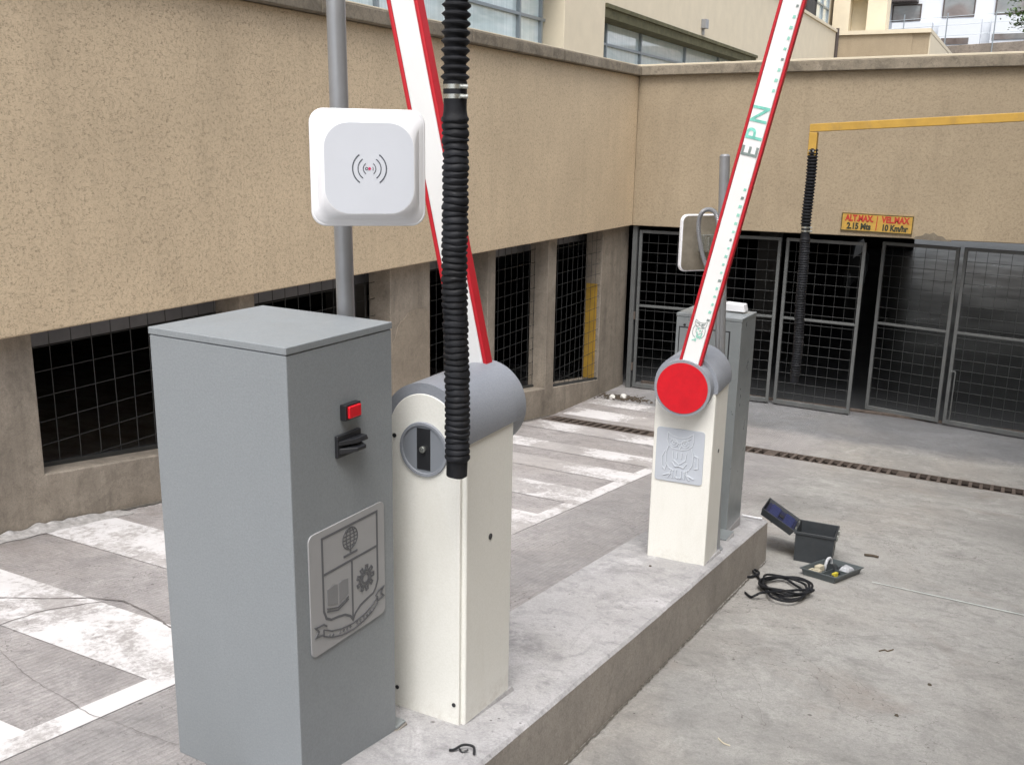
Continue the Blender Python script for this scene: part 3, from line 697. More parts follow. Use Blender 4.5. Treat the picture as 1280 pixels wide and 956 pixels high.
# ------------------------------------------------------------------ barrier machines
HS, BWd, BD = 1.06, .335, .33
def make_barrier(loc, rot, label, ang=11.6, BWd=.335, HS=1.068):
    t_ = thing('barrier_gate', label, 'barrier', loc, rot, 'raised barrier gates on the island')
    b2 = BWd / 2; d2 = BD / 2
    BX(-b2, b2, -d2, d2, -.05, HS).build('housing', 'white', t_, world=False, bevel=.008, seg=3)
    # rounded cap along the top
    cap = MB(); Rr_ = BWd / 2 + .010
    cap.extrude(arc(0, 0, Rr_, -8, 188, 40), (0, 0, HS), (1, 0, 0), (0, 0, 1), (0, 1, 0), -d2 - .003, d2 + .012)
    cap.build('cap', 'plastic', t_, world=False, bevel=.006, smooth=True)
    # rear panel with arched top
    pnl = MB(); ph = BWd / 2 - .016
    pl = [(-ph, .005), (ph, .005)] + arc(0, HS - .01, ph, 0, 180, 30)
    pnl.extrude(pl, (0, d2, 0), (1, 0, 0), (0, 0, 1), (0, 1, 0), .0005, .0155)
    pn = pnl.build('rear_panel', 'white', t_, world=False, bevel=.004)
    for (sx, z) in ((.020 - ph, .10), (ph - .020, .10), (.020 - ph, HS - .03), (ph - .020, HS - .03)):
        MB().cyl((sx, d2 + .012, z), (sx, d2 + .018, z), .0075, n=14).build('screw_cap', 'black', pn, world=False, smooth=True)
    # release disc
    dc = MB(); dc.cyl((0, d2 + .0155, HS - .06), (0, d2 + .019, HS - .06), .083, n=48)
    do = dc.build('lock_disc', 'disc', t_, world=False, smooth=True)
    mb = MB(); ring = []
    n = 48
    for k in range(n):
        a = 2 * math.pi * k / n
        for rr_, yy_ in ((.080, .0157), (.083, .024), (.092, .024), (.094, .0157)): ring.append((rr_ * math.cos(a), d2 + yy_, HS - .06 + rr_ * math.sin(a)))
    mb.add(ring, [(k * 4 + j, k * 4 + j + 1, ((k + 1) % n) * 4 + j + 1, ((k + 1) % n) * 4 + j) for k in range(n) for j in range(3)])
    mb.build('rim', 'plastic', do, world=False, smooth=True)
    BX(-.026, .026, d2 + .019, d2 + .0205, HS - .13, HS + .012).build('slot', 'black', do, world=False)
    MB().cyl((0, d2 + .0205, HS - .058), (0, d2 + .032, HS - .058), .011, n=18).build('screw', 'zinc', do, world=False, bevel=.002)
    # side plugs
    for sx in (-1, 1): MB().cyl((sx * b2, 0, .67), (sx * (b2 + .003), 0, .67), .011, n=16).build('plug', 'black', t_, world=False, smooth=True)
    # drum with red reflector
    yo = -d2 - .088
    DZ = HS + .006
    MB().cyl((0, -d2 + .010, DZ), (0, yo, DZ), .157, n=64).build('drum', 'plastic', t_, world=False, bevel=.010, seg=3, smooth=True)
    MB().cyl((0, yo - .003, DZ), (0, yo + .01, DZ), .142, n=64).build('reflector', 'red', t_, world=False, smooth=True)
    # arm
    al = R(ang); U = Vector((math.cos(al), 0, -math.sin(al))); V = Vector((math.sin(al), 0, math.cos(al)))
    ya = -d2 - .046; W = .124; T_ = .046; L = 3.1
    O = Vector((0, ya, DZ))
    am = MB(); am.extrude([(-W / 2 + .016, .08), (W / 2 - .016, .08), (W / 2 - .016, L), (-W / 2 + .016, L)], O, U, V, (0, 1, 0), -T_ / 2, T_ / 2)
    ao = am.build('arm', 'armw', t_, world=False, bevel=.006)
    for s in (-1, 1):
        e = MB(); a, b_ = (W / 2 - .0155, W / 2) if s > 0 else (-W / 2, -W / 2 + .0155)
        e.extrude([(a, .10), (b_, .10), (b_, L), (a, L)], O, U, V, (0, 1, 0), -T_ / 2 - .001, T_ / 2 + .001)
        e.build('edge_strip', 'redrub', ao, world=False, bevel=.005)
    return t_, ao, O, U, V, T_, W
bz = iz(2.76)
b1, _, _, _, _, _, _ = make_barrier((-1.660, 2.76, bz), math.pi, 'near white barrier post with lock disc facing the camera, arm raised behind', 13.1, .308, 1.072)
b2_, arm2, AO, AU, AV, AT, AW = make_barrier((-1.553, 5.242, iz(5.242)), R(3.2), 'far white barrier post with round red reflector and owl plate', 11.9, .340)
# grout under the machines
for (x, y, nm) in ((-1.672, 2.76, 'pale grout pad under the near white barrier'), (-1.545, 5.245, 'pale grout pad under the far white barrier')):
    mb = MB(); mb.slab([(x - .18, y - .175, iz(y - .175) - .01), (x + .172, y - .17, iz(y - .17) - .01), (x + .178, y + .2, iz(y + .2) - .01), (x - .18, y + .2, iz(y + .2) - .01)],
                       [(x - .17, y - .165, iz(y - .165) + .004), (x + .166, y - .16, iz(y - .16) + .004), (x + .168, y + .19, iz(y + .16) + .014), (x - .17, y + .19, iz(y + .16) + .014)])
    tag(mb.build('grout_pad', 'island', bevel=.004), nm, 'grout')

# lettering and dots on the far arm
fy = AT / 2 + .0012
def onarm(v, u=0): return Vector((AO.x, AO.y - fy, AO.z)) + AU * u + AV * v
for ch, v, m_ in (('E', 1.292, 'greygreen'), ('P', 1.378, 'green'), ('N', 1.478, 'green')):
    P = onarm(v, 0.004)
    mt = frame_mtx((P.x, P.y, P.z), AV, -AU)
    text_mesh('lettering', ch, .120, m_, arm2, mt, .0008, .001)
rd = _r.Random(2)
for k in range(41):
    P = (.030 + rd.uniform(-.002, .002), (.40 + k * .044) if k < 17 else 1.60 + (k - 17) * .05)
    s_, t_2 = rd.uniform(.0055, .0085), rd.uniform(.006, .009)
    db = MB(); db.extrude([(P[0] - s_, P[1] - t_2), (P[0] + s_, P[1] - t_2 * .8), (P[0] + s_, P[1] + t_2), (P[0] - s_ * .8, P[1] + t_2)], Vector((AO.x, AO.y, AO.z)), AU, AV, (0, -1, 0), AT / 2 + .0003, AT / 2 + .0013)
    db.build('tape_dot', 'palegreen' if k % 5 else 'greygreen', arm2, world=False)

def owl(u0, v0, s):
    """owl emblem strokes in a box of half-size s"""
    L = []
    A = L.append
    A([(-.50, .92), (-.52, .60), (-.46, .42), (-.30, .30), (-.10, .26), (.10, .26), (.32, .32), (.48, .46), (.52, .66), (.50, .95), (.30, .80), (.10, .74), (-.12, .74), (-.30, .80), (-.50, .92)])
    A(arc(-.24, .52, .15, 200, 520, 14)); A(arc(.20, .52, .15, 20, 340, 14)); A(arc(.20, .52, .06, 0, 330, 8)); A(arc(-.24, .52, .06, 0, 330, 8))
    A([(-.46, .74), (-.20, .60), (-.02, .50), (.16, .62), (.42, .76)]); A([(-.06, .44), (0, .30), (.06, .44)])
    A([(-.46, .36), (-.54, .10), (-.52, -.30), (-.40, -.52), (-.20, -.62)]); A([(.46, .36), (.54, .08), (.52, -.30), (.40, -.52), (.20, -.62)])
    A([(-.58, .16), (-.70, -.10), (-.66, -.50), (-.56, -.62), (-.50, -.40)]); A([(.58, .10), (.74, .04), (.76, -.40), (.62, -.44), (.60, -.10)])
    A([(-.28, .16), (-.24, -.16), (0, -.34), (.24, -.16), (.28, .16)]); A([(-.10, .14), (-.10, -.10)]); A([(.08, .14), (.08, -.10)])
    A([(-.28, -.26), (-.14, -.44), (.02, -.40), (.18, -.46), (.30, -.28)])
    A([(-.30, -.56), (-.34, -.74), (-.62, -.86)]); A([(-.30, -.72), (-.44, -.94)]); A([(-.24, -.60), (-.24, -.92)]); A([(-.10, -.58), (-.12, -.86), (-.02, -.92)])
    A([(.30, -.56), (.34, -.74), (.62, -.86)]); A([(.30, -.72), (.44, -.94)]); A([(.24, -.60), (.24, -.92)]); A([(.10, -.58), (.12, -.86), (.04, -.92)])
    return [[(u0 + x * s, v0 + y * s) for x, y in l] for l in L]
# plate on far barrier
px, pz = -.012, 1.06 - .40
op = BX(0, 0, 0, 0, 0, 0)
op = MB(); op.extrude(rrect(.275, .315, .018), (px, -BD / 2, pz), (1, 0, 0), (0, 0, 1), (0, -1, 0), .0003, .006)
opo = op.build('emblem_plate', 'owlplate', b2_, world=False, bevel=.002)
om = MB(); od = MB()
for i, l in enumerate(owl(px, pz, .145)):
    ribbon(om, l, .005, (0, -BD / 2, 0), (1, 0, 0), (0, 0, 1), (0, -1, 0), .0062, .0082 + i * .0001)
    ribbon(od, [(a + .003, b_ - .003) for a, b_ in l], .003, (0, -BD / 2, 0), (1, 0, 0), (0, 0, 1), (0, -1, 0), .0061, .0068 + i * .00004)  # dark copy of each stroke, offset as shade painted beside the raised line
om.build('owl_emblem_and_shade', 'owlline', opo, world=False); od.build('owl_emblem_and_shade', 'owlshade', opo, world=False)
# small owl on the arm
om = MB()
for i, l in enumerate(owl(0, .330, .062)):
    if i in (0, 1, 2, 3, 5, 7, 8, 11): ribbon(om, l, .0026, AO, AU, AV, (0, -1, 0), AT / 2 + .0003, AT / 2 + .0012 + i * .00005)
om.build('owl_print', 'greygreen', arm2, world=False)
om = MB()
for i, l in enumerate(owl(.006, .315, .050)):
    if i in (4, 6, 11, 14, 15, 17): ribbon(om, l, .006, AO, AU, AV, (0, -1, 0), AT / 2 + .0004, AT / 2 + .0014 + i * .00005)
om.build('owl_print', 'palegreen', arm2, world=False)

# ------------------------------------------------------------------ cabinets
def cabinet(loc, rot, w_, d_, h_, m_, label, group='grey steel cabinets on the island'):
    t_ = thing('control_cabinet', label, 'cabinet', loc, rot, group)
    BX(-w_ / 2, w_ / 2, -d_ / 2, d_ / 2, -.03, h_ - .024).build('housing', m_, t_, world=False, bevel=.004)
    lid = MB(); a, b_ = w_ / 2 + .002, d_ / 2 + .002
    lid.add([(-a, -b_, h_ - .0225), (a, -b_, h_ - .0225), (a, b_, h_ - .0225), (-a, b_, h_ - .0225), (-a, -b_, h_ - .001), (a, -b_, h_ - .001), (a, b_, h_ - .001), (-a, b_, h_ - .001), (0, 0, h_ + .007)],
            [(3, 2, 1, 0), (0, 1, 5, 4), (1, 2, 6, 5), (2, 3, 7, 6), (3, 0, 4, 7), (4, 5, 8), (5, 6, 8), (6, 7, 8), (7, 4, 8)])
    lid.build('lid', m_, t_, world=False, bevel=.003)
    return t_
CW, CDp, CHh = .527, .468, 1.381
c1 = cabinet((-1.948, 2.197, iz(2.197)), -.034, CW, CDp, CHh, 'cab', 'near grey cabinet with shield crest plate, red button and card slot')
fx_ = CW / 2
def f1(y, z): return (fx_, y - 2.197, z - iz(2.197))
# red push button
q = f1(2.213, -.768)
BX(fx_, fx_ + .022, q[1] - .036, q[1] + .036, q[2] - .024, q[2] + .024).build('button', 'black', c1, world=False, bevel=.003)
bpo = [o for o in c1.children if o.name.startswith('button')][0]
BX(fx_ + .020, fx_ + .030, q[1] - .027, q[1] + .029, q[2] - .018, q[2] + .019).build('lens', 'red', bpo, world=False, bevel=.004)
# card reader
q = f1(2.205, -.868)
cr = MB(); cr.box(fx_, fx_ + .012, q[1] - .055, q[1] + .055, q[2] - .032, q[2] + .036)
cro = cr.build('card_reader', 'black', c1, world=False, bevel=.003)
MB().slab([(fx_ + .012, q[1] - .052, q[2] - .020), (fx_ + .050, q[1] - .01, q[2] - .014), (fx_ + .050, q[1] + .030, q[2] - .014), (fx_ + .012, q[1] + .052, q[2] - .020)],
          [(fx_ + .012, q[1] - .052, q[2] - .002), (fx_ + .050, q[1] - .01, q[2] - .002), (fx_ + .050, q[1] + .030, q[2] - .002), (fx_ + .012, q[1] + .052, q[2] - .002)]).build('lower_lip', 'black', cro, world=False, bevel=.003)
MB().slab([(fx_ + .012, q[1] - .052, q[2] + .006), (fx_ + .040, q[1] + .0, q[2] + .006), (fx_ + .040, q[1] + .055, q[2] + .006), (fx_ + .012, q[1] + .055, q[2] + .006)],
          [(fx_ + .012, q[1] - .052, q[2] + .020), (fx_ + .034, q[1] + .0, q[2] + .020), (fx_ + .034, q[1] + .055, q[2] + .020), (fx_ + .012, q[1] + .055, q[2] + .020)]).build('upper_lip', 'black', cro, world=False, bevel=.003)
# crest plate
PW, PH = .355, .385
q = f1(2.196, -1.290); PO = Vector((fx_, q[1], q[2]))
pm = MB(); pm.extrude(rrect(PW, PH, .022), PO, (0, 1, 0), (0, 0, 1), (1, 0, 0), .0003, .006)
po = pm.build('crest_plate', 'plate', c1, world=False, bevel=.002)
gv = MB(); cnt = [0]
def G_(pts, wd=.0065, closed=False):
    cnt[0] += 1
    ribbon(gv, [((u - .5) * PW, (v - .5) * PH) for u, v in pts], wd, PO, (0, 1, 0), (0, 0, 1), (1, 0, 0), .0061, .0070 + .00006 * cnt[0], closed)
G_([(.16, .935), (.16, .34), (.19, .27), (.25, .235), (.34, .225), (.43, .205), (.50, .165), (.535, .12), (.57, .165), (.64, .205), (.73, .225), (.82, .24), (.86, .275), (.89, .34), (.89, .935)], .0075, True)
G_([(.16, .637), (.89, .637)], .0075); G_([(.535, .637), (.535, .13)], .007)
# globe
for k in range(-2, 3):
    t0 = math.sqrt(max(0, 1 - (k / 3) ** 2)); G_([(.52 - .095 * t0, .825 + .03 * k), (.52 + .095 * t0, .825 + .03 * k)], .003)
for k in (-1, -.55, 0, .55, 1): G_([(.52 + .098 * k * math.cos(a), .825 + .09 * math.sin(a)) for a in [R(-90 + 15 * i) for i in range(13)]], .003)
G_([(.52, .735), (.52, .700)], .006); G_([(.43, .695), (.61, .695)], .007)
# book
gb = MB()
for poly in ([(.21, .37), (.34, .33), (.34, .50), (.30, .515), (.21, .50)], [(.36, .33), (.48, .37), (.48, .50), (.40, .515), (.36, .50)]):
    gb.extrude([((u - .5) * PW, (v - .5) * PH) for u, v in poly], PO, (0, 1, 0), (0, 0, 1), (1, 0, 0), .0061, .0072)
G_([(.20, .345), (.34, .305), (.48, .345)], .004); G_([(.20, .322), (.34, .282), (.48, .322)], .004)
# gear
gp = []
for k in range(9):
    for da, rr_ in ((-11, .082), (-7, .120), (7, .120), (11, .082)): a = R(k * 40 + da); gp.append((.715 + rr_ * .98 * math.cos(a), .415 + rr_ * .90 * math.sin(a)))
G_(gp, .005, True); G_(arc(.715, .415, .045, 0, 350, 20, .041), .007, True)
G_(arc(.715, .415, .074, 0, 350, 24, .068), .006, True)
# ribbon banner
bn = [(.15, .135), (.25, .085), (.38, .05), (.53, .035), (.68, .05), (.80, .085), (.88, .135)]
bn2 = [(u, v + .055) for u, v in bn]
G_(bn, .004); G_(bn2, .004); G_([(.15, .135), (.15, .19)], .004); G_([(.88, .135), (.88, .19)], .004)
G_([(.15, .15), (.05, .165), (.09, .20), (.05, .245), (.15, .235), (.19, .205)], .005); G_([(.88, .15), (.97, .165), (.93, .20), (.97, .245), (.89, .235), (.85, .205)], .005)
for k in range(14):
    u = .21 + k * .046; v = .073 + .05 * ((u - .53) / .35) ** 2 - .012
    if k in (2, 7): continue
    G_([(u, v + .004), (u + .018, v + .020 - .004 * (k % 2))], .0035)
gv.build('engraving_shade', 'groove', po, world=False); gb.build('book_relief', plain('shaded relief', (.21, .215, .225), .5), po, world=False)
# anchor lugs
def lug(parent, x0, x1, y0, y1, z):
    mb = MB(); mb.box(x0, x1, y0, y1, z + .022, z + .030)
    l_ = mb.build('anchor_lug', 'galv', parent, world=False, bevel=.002)
    MB().cyl(((x0 + x1) / 2, (y0 + y1) / 2, z + .03), ((x0 + x1) / 2, (y0 + y1) / 2, z + .062), .008, n=10).cyl(((x0 + x1) / 2, (y0 + y1) / 2, z + .031), ((x0 + x1) / 2, (y0 + y1) / 2, z + .044), .015, n=6).build('bolt', 'zinc', l_, world=False)
lug(c1, .16, .268, CDp / 2 - .002, CDp / 2 + .05, -.03 - .02)
mb = MB(); mb.box(.15, .272, CDp / 2 - .01, CDp / 2 + .055, -.14, -.030); mb.build('grout_block', 'island_side', c1, world=False, bevel=.004)

c2 = cabinet((-1.671, 6.064, iz(6.064) + .045), -.0234, .424, .324, 1.404, 'galv', 'far grey cabinet with door seam, standing at the island end')
mb = MB(); x1_, x0_ = .135, -.185; yf = -.324 / 2
dr = MB(); dr.extrude([(x0_, .08), (x1_, .08), (x1_, 1.31), (x0_, 1.31)], (0, yf, 0), (1, 0, 0), (0, 0, 1), (0, -1, 0), .0003, .004); dro = dr.build('door', 'galv', c2, world=False, bevel=.001)
mb = MB(); ribbon(mb, [(x0_ - .004, .076), (x1_ + .004, .076), (x1_ + .004, 1.314), (x0_ - .004, 1.314)], .008, (0, yf, 0), (1, 0, 0), (0, 0, 1), (0, -1, 0), .0002, .0012, True); mb.build('door_seam', 'black', dro, world=False)
MB().cyl((x0_ + .03, yf - .003, 1.33), (x0_ + .03, yf - .006, 1.33), .008, n=12).build('lock', 'black', c2, world=False)
lug(c2, .10, .262, yf - .17, yf - .002, -.016)
mb = MB(); mb.box(-.215, .215, yf + .002, .164, -.09, -.002); mb.box(.09, .266, yf - .175, yf, -.10, .005); mb.build('grout_block', 'island', c2, world=False, bevel=.006)
# white device on top of far cabinet
JD = Vector((.035, -.175, .032))
wd = thing('junction_box', 'small white plastic box with a flap lying on the far cabinet', 'plastic box', (-1.62, 6.30, -1.052))
MB().slab([(-1.66, 6.25, -1.052), (-1.53, 6.25, -1.052), (-1.53, 6.34, -1.052), (-1.66, 6.34, -1.052)], [(-1.665, 6.255, -1.0), (-1.54, 6.255, -1.004), (-1.54, 6.335, -1.004), (-1.665, 6.335, -1.0)]).build('body', 'antenna', wd, bevel=.006)
MB().slab([(-1.668, 6.26, -1.004), (-1.668, 6.33, -1.004), (-1.715, 6.33, -1.030), (-1.715, 6.26, -1.030)], [(-1.668, 6.26, -.998), (-1.668, 6.33, -.998), (-1.718, 6.33, -1.022), (-1.718, 6.26, -1.022)]).build('flap', 'antenna', wd, bevel=.002)
mb = MB(); mb.tube([(-1.70, 6.25, -1.046), (-1.72, 6.23, -1.04), (-1.68, 6.21, -1.043), (-1.71, 6.19, -1.045)], .004, 6); mb.build('wire_ends', 'zinc', wd); wd.location = Vector(wd.location) + JD

# ------------------------------------------------------------------ poles and antennas
def pole(p0, p1, label):
    t_ = thing('antenna_pole', label, 'pole', p0, group='grey tube poles behind the barriers')
    mb = MB(); p0, p1 = Vector(p0), Vector(p1); d = (p1 - p0).normalized()
    mb.cyl(p0, p1, .029, n=28); mb.cyl(p1, p1 + d * .010, .029, .020, n=28)
    mb.build('tube', 'steel', t_, smooth=True)
    MB().cyl(p0 - d * .0, p0 + d * .010, .046, n=24).build('base_flange', 'steel', t_, bevel=.002)
    return t_
pole((-1.895, 2.505, iz(2.505)), (-1.93, 2.505, 1.0), 'grey tube pole behind the near cabinet carrying the white square antenna')
pole((-1.425, 5.50, iz(5.50)), (-1.533, 5.50, -.05), 'grey tube pole beside the far cabinet, top seen left of raised arm')
def antenna(loc, rot, label):
    t_ = thing('square_antenna', label, 'antenna', loc, rot, 'white square antennas on poles')
    s = .335
    b_ = MB(); b_.extrude(rrect(s, s, .042, 8), (0, 0, 0), (1, 0, 0), (0, 0, 1), (0, -1, 0), 0, .026); b_.build('back_shell', 'antenna', t_, world=False, bevel=.006, seg=3)
    # domed front: rings shrinking to a flat rounded square face
    fr = MB(); n = None
    rings = [(s - .012, .040, .026, 0), (s - .030, .040, .034, 0), (s - .040, .040, .036, 0), (s - .056, .050, .052, 0), (s * .785, .072, .0650, 0), (s * .77, .072, .0665, 0)]
    vs = []
    for (sz_, r_, dd, _) in rings:
        ring = rrect(sz_, sz_, r_, 8); n = len(ring); vs += [(u, -dd, v) for u, v in ring]
    fs = [(i * n + k, i * n + (k + 1) % n, (i + 1) * n + (k + 1) % n, (i + 1) * n + k) for i in range(len(rings) - 1) for k in range(n)] + [tuple(range((len(rings) - 1) * n, len(rings) * n))]
    fr.add(vs, fs); fo = fr.build('radome', 'antenna', t_, world=False, smooth=True)
    fc = MB(); fc.extrude(rrect(s * .765, s * .765, .071, 8), (0, 0, 0), (1, 0, 0), (0, 0, 1), (0, -1, 0), .0664, .0669); fc.build('face_film', plain('pale blue grey film', (.60, .63, .685), .4, var=.02), fo, world=False)
    ic = MB()
    k = 0
    for rx, wd_ in ((.0485, .0034), (.033, .0028), (.018, .0022)):
        for s0 in (0, 180):
            ribbon(ic, arc(0, 0, rx, s0 - 54, s0 + 54, 16), wd_, (0, -.0669, 0), (1, 0, 0), (0, 0, 1), (0, -1, 0), .0002, .0008)
    ribbon(ic, arc(-.0085, 0, .0035, 0, 340, 10), .002, (0, -.0669, 0), (1, 0, 0), (0, 0, 1), (0, -1, 0), .0002, .0008)
    ribbon(ic, [(.0095, .005), (.0105, 0), (.0095, -.005)], .002, (0, -.0669, 0), (1, 0, 0), (0, 0, 1), (0, -1, 0), .0002, .0008)
    ic.build('signal_icon', 'print', fo, world=False)
    MB().cyl((0, -.0670, 0), (0, -.0680, 0), .0042, n=14).build('red_dot', plain('icon red', (.55, .03, .12), .5), fo, world=False)
    return t_
a1 = antenna((-1.735 , 2.395, -.080), R(40), 'white square antenna with signal icon facing the camera on the near pole')
MB().box(-.03, .03, 0, .10, -.03, .03).build('clamp', 'zinc', a1, world=False, bevel=.002)
a2 = antenna((-1.66, 5.66, -.555), R(180 + 50), 'white square antenna seen from its metal back on the far pole')
MB().extrude(rrect(.318, .318, .035, 8), (0, 0, 0), (1, 0, 0), (0, 0, 1), (0, 1, 0), .0003, .003).build('back_plate', plain('dull metal back', (.30, .27, .22), .45, metal=.4, var=.25, vscale=9), a2, world=False)
MB().box(-.05, .05, .003, .05, -.05, .05).box(-.045, -.035, .05, .10, -.04, .04).box(.035, .045, .05, .10, -.04, .04).build('clamp', 'zinc', a2, world=False, bevel=.003)
cdn = MB(); path = []
key = [(-1.60, 5.58, -.72), (-1.64, 5.56, -.62), (-1.665, 5.54, -.50), (-1.665, 5.52, -.42), (-1.64, 5.50, -.365), (-1.60, 5.50, -.35), (-1.56, 5.49, -.37), (-1.535, 5.485, -.45), (-1.52, 5.48, -.6), (-1.50, 5.475, -.9), (-1.48, 5.47, -1.4)]
def catmull(K, n=8):
    K = [Vector(k) for k in K]; out = []
    for i in range(len(K) - 1):
        a = K[max(i - 1, 0)]; b_ = K[i]; c_ = K[i + 1]; d_ = K[min(i + 2, len(K) - 1)]
        for j in range(n):
            t = j / n; out.append(.5 * ((2 * b_) + (c_ - a) * t + (2 * a - 5 * b_ + 4 * c_ - d_) * t * t + (3 * b_ - a - 3 * c_ + d_) * t ** 3))
    out.append(K[-1]); return out
path = catmull(key, 16)
cdn.tube(path, [.0115 + .0022 * (i % 2) for i in range(len(path))], 12)
tag(cdn.build('flexible_conduit', 'steel', smooth=True), 'grey ribbed conduit looping over the back of the far antenna', 'conduit')

# ------------------------------------------------------------------ hanging hoses
def hose(x0, x1, y, ztop, zclamp, zend, label, seed):
    """x at the top and at the bottom"""
    rr_ = _r.Random(seed)
    t_ = thing('hanging_hose', label, 'hose', (x0, y, ztop), group='black ribbed hoses hanging from yellow brackets')
    def X(z): return x0 + (x1 - x0) * (ztop - z) / (ztop - zend) + .004 * math.sin((ztop - z) * 4.1 + seed) + .0025 * math.sin((ztop - z) * 9.7)
    up = MB(); z = ztop; P = []; Rd = []
    while z > zclamp + .065:
        P += [(X(z), y, z), (X(z), y, z - .0035), (X(z), y, z - .0115), (X(z), y, z - .0145)]; Rd += [.0315, .030, .040, .040]; z -= .0232
        P.append((X(z + .001), y, z + .001)); Rd.append(.0315)
    P += [(X(z - .003), y, z - .003), (X(z - .06), y, z - .06)]; Rd += [.0335, .0325]
    up.tube(P, Rd, 28); up.build('bellows', 'rubber', t_, smooth=True)
    zc = z - .02
    lo = MB(); P = []; Rd = []; z = zc - .03; k = 0
    P += [(X(z + .045), y, z + .045), (X(z), y, z - .0), (X(z), y, z - .03)]; Rd += [.0318, .0318, .0325]; z -= .045
    while z > zend + .055:
        j = rr_.uniform(-.0008, .0008)
        P += [(X(z) + j, y, z), (X(z) + j, y, z - .006), (X(z) + j, y, z - .012), (X(z), y, z - .017)]
        e = rr_.uniform(-.0008, .0015); Rd += [.0335 + e, .0378 + e, .0378 + e, .0335 + e]; z -= rr_.uniform(.0180, .0192)
    P += [(X(z), y, z), (X(zend), y, zend)]; Rd += [.0325, .0318]
    lo.tube(P, Rd, 28)
    lower = lo.build('ribbed_sleeve', 'rubber', t_, smooth=True)
    # wrinkle the fabric sleeve a little
    for v in lower.data.vertices:
        a = math.atan2(v.co.y, v.co.x - (X(v.co.z + ztop) - x0)); v.co.z += .0013 * math.sin(2 * a + v.co.z * 37) + .0006 * math.sin(5 * a + v.co.z * 91)
    for zz in (zc + .004, zc - .022):
        cl = MB(); cl.cyl((X(zz), y, zz - .006), (X(zz), y, zz + .006), .0345, n=28, caps=True); co_ = cl.build('hose_clamp', 'zinc', t_, smooth=True)
        MB().cyl((X(zz) + .030, y - .022, zz), (X(zz) + .048, y - .012, zz), .006, n=10).build('clamp_screw', 'zinc', co_)
    return X
hose(-1.440, -1.430, 2.40, .72, .10, -.983, 'large near black ribbed hose hanging in front of the near barrier', 1)
hose(-1.440, -1.419, 7.5, .0, -.62, -1.765, 'far black ribbed hose hanging before the gates from the yellow bracket', 2)
def bracket(x, y, z0, zb, xr, slope, label):
    t_ = thing('hose_bracket', label, 'bracket', (x, y, z0), group='yellow steel hose brackets')
    s = .029; zr = zb + slope * (xr - x)
    MB().box(x - s, x + s, y - s, y + s, z0 - .05, zb).build('drop_tube', 'yellow', t_, bevel=.004)
    MB().slab([(x - s, y - s, zb + .001), (xr, y - s, zr), (xr, y + s, zr), (x - s, y + s, zb + .001)], [(x - s, y - s, zb + .058), (xr, y - s, zr + .058), (xr, y + s, zr + .058), (x - s, y + s, zb + .058)]).build('cross_tube', 'yellow', t_, bevel=.004)
    for sx in (-1, 1): MB().cyl((x + sx * .014, y - s, z0 - .018), (x + sx * .014, y - .045, z0 - .018), .006, n=8).build('rivet', 'zinc', t_)
bracket(-1.440, 7.5, .0, .115, 2.3, .062, 'yellow square tube bracket reaching across the right lane before the back wall')
bracket(-1.430, 2.40, .72, .86, 2.3, .062, 'yellow square tube bracket above the near hose, out over the right lane')

# ------------------------------------------------------------------ toolbox, tray, cable
def ground_frame(x, y, yaw):
    """matrix of a frame lying on the sloping ground"""
    n = Vector((0, S, 1)).normalized(); u = Vector((math.cos(yaw), math.sin(yaw), -S * math.sin(yaw))).normalized(); v = n.cross(u)
    return Matrix(((u.x, v.x, n.x, x), (u.y, v.y, n.y, y), (u.z, v.z, n.z, gz(y)), (0, 0, 0, 1)))
def place(o, mtx): o.matrix_world = mtx; return o
tb = thing('toolbox', 'open dark grey toolbox with blue lid folded back beside the island', 'toolbox')
tb.matrix_world = ground_frame(-1.045, 6.86, R(5))
w2, l2, hh = .135, .20, .215
def shell(w0, l0, w1, l1, h_, th_=.006):
    mb = MB(); vs = []
    for (a, b_, z) in ((w0, l0, 0), (w1, l1, h_), (w1 - th_, l1 - th_, h_), (w0 - th_, l0 - th_, th_)):
        vs += [(-a, -b_, z), (a, -b_, z), (a, b_, z), (-a, b_, z)]
    fs = [(3, 2, 1, 0), (12, 13, 14, 15)] + [(r_ * 4 + k, r_ * 4 + (k + 1) % 4, (r_ + 1) * 4 + (k + 1) % 4, (r_ + 1) * 4 + k) for r_ in range(3) for k in range(4)]
    return mb.add(vs, fs)
shell(w2 - .008, l2 - .008, w2, l2, hh).build('box_body', 'tool', tb, world=False, bevel=.006)
rmb = MB(); rmb.box(-w2 - .008, w2 + .008, -l2 - .008, -l2 + .001, hh - .018, hh); rmb.box(-w2 - .008, w2 + .008, l2 - .001, l2 + .008, hh - .018, hh); rmb.box(w2 - .001, w2 + .008, -l2 + .001, l2 - .001, hh - .018, hh); rmb.box(-w2 - .008, -w2 + .001, -l2 + .001, l2 - .001, hh - .018, hh)
rmb.build('rim', 'tool', tb, world=False, bevel=.002)
for s in (-.08, .08): MB().box(w2 + .006, w2 + .018, s - .02, s + .02, hh - .05, hh - .006).build('latch', 'zinc', tb, world=False, bevel=.003)
MB().extrude([(-.03, .07), (.035, .07), (.035, .12), (-.03, .12)], (w2 - .003, 0, 0), (0, 1, 0), (0, 0, 1), (1, 0, 0), .001, .004).build('sticker', plain('pale sticker', (.35, .37, .36), .6), tb, world=False)
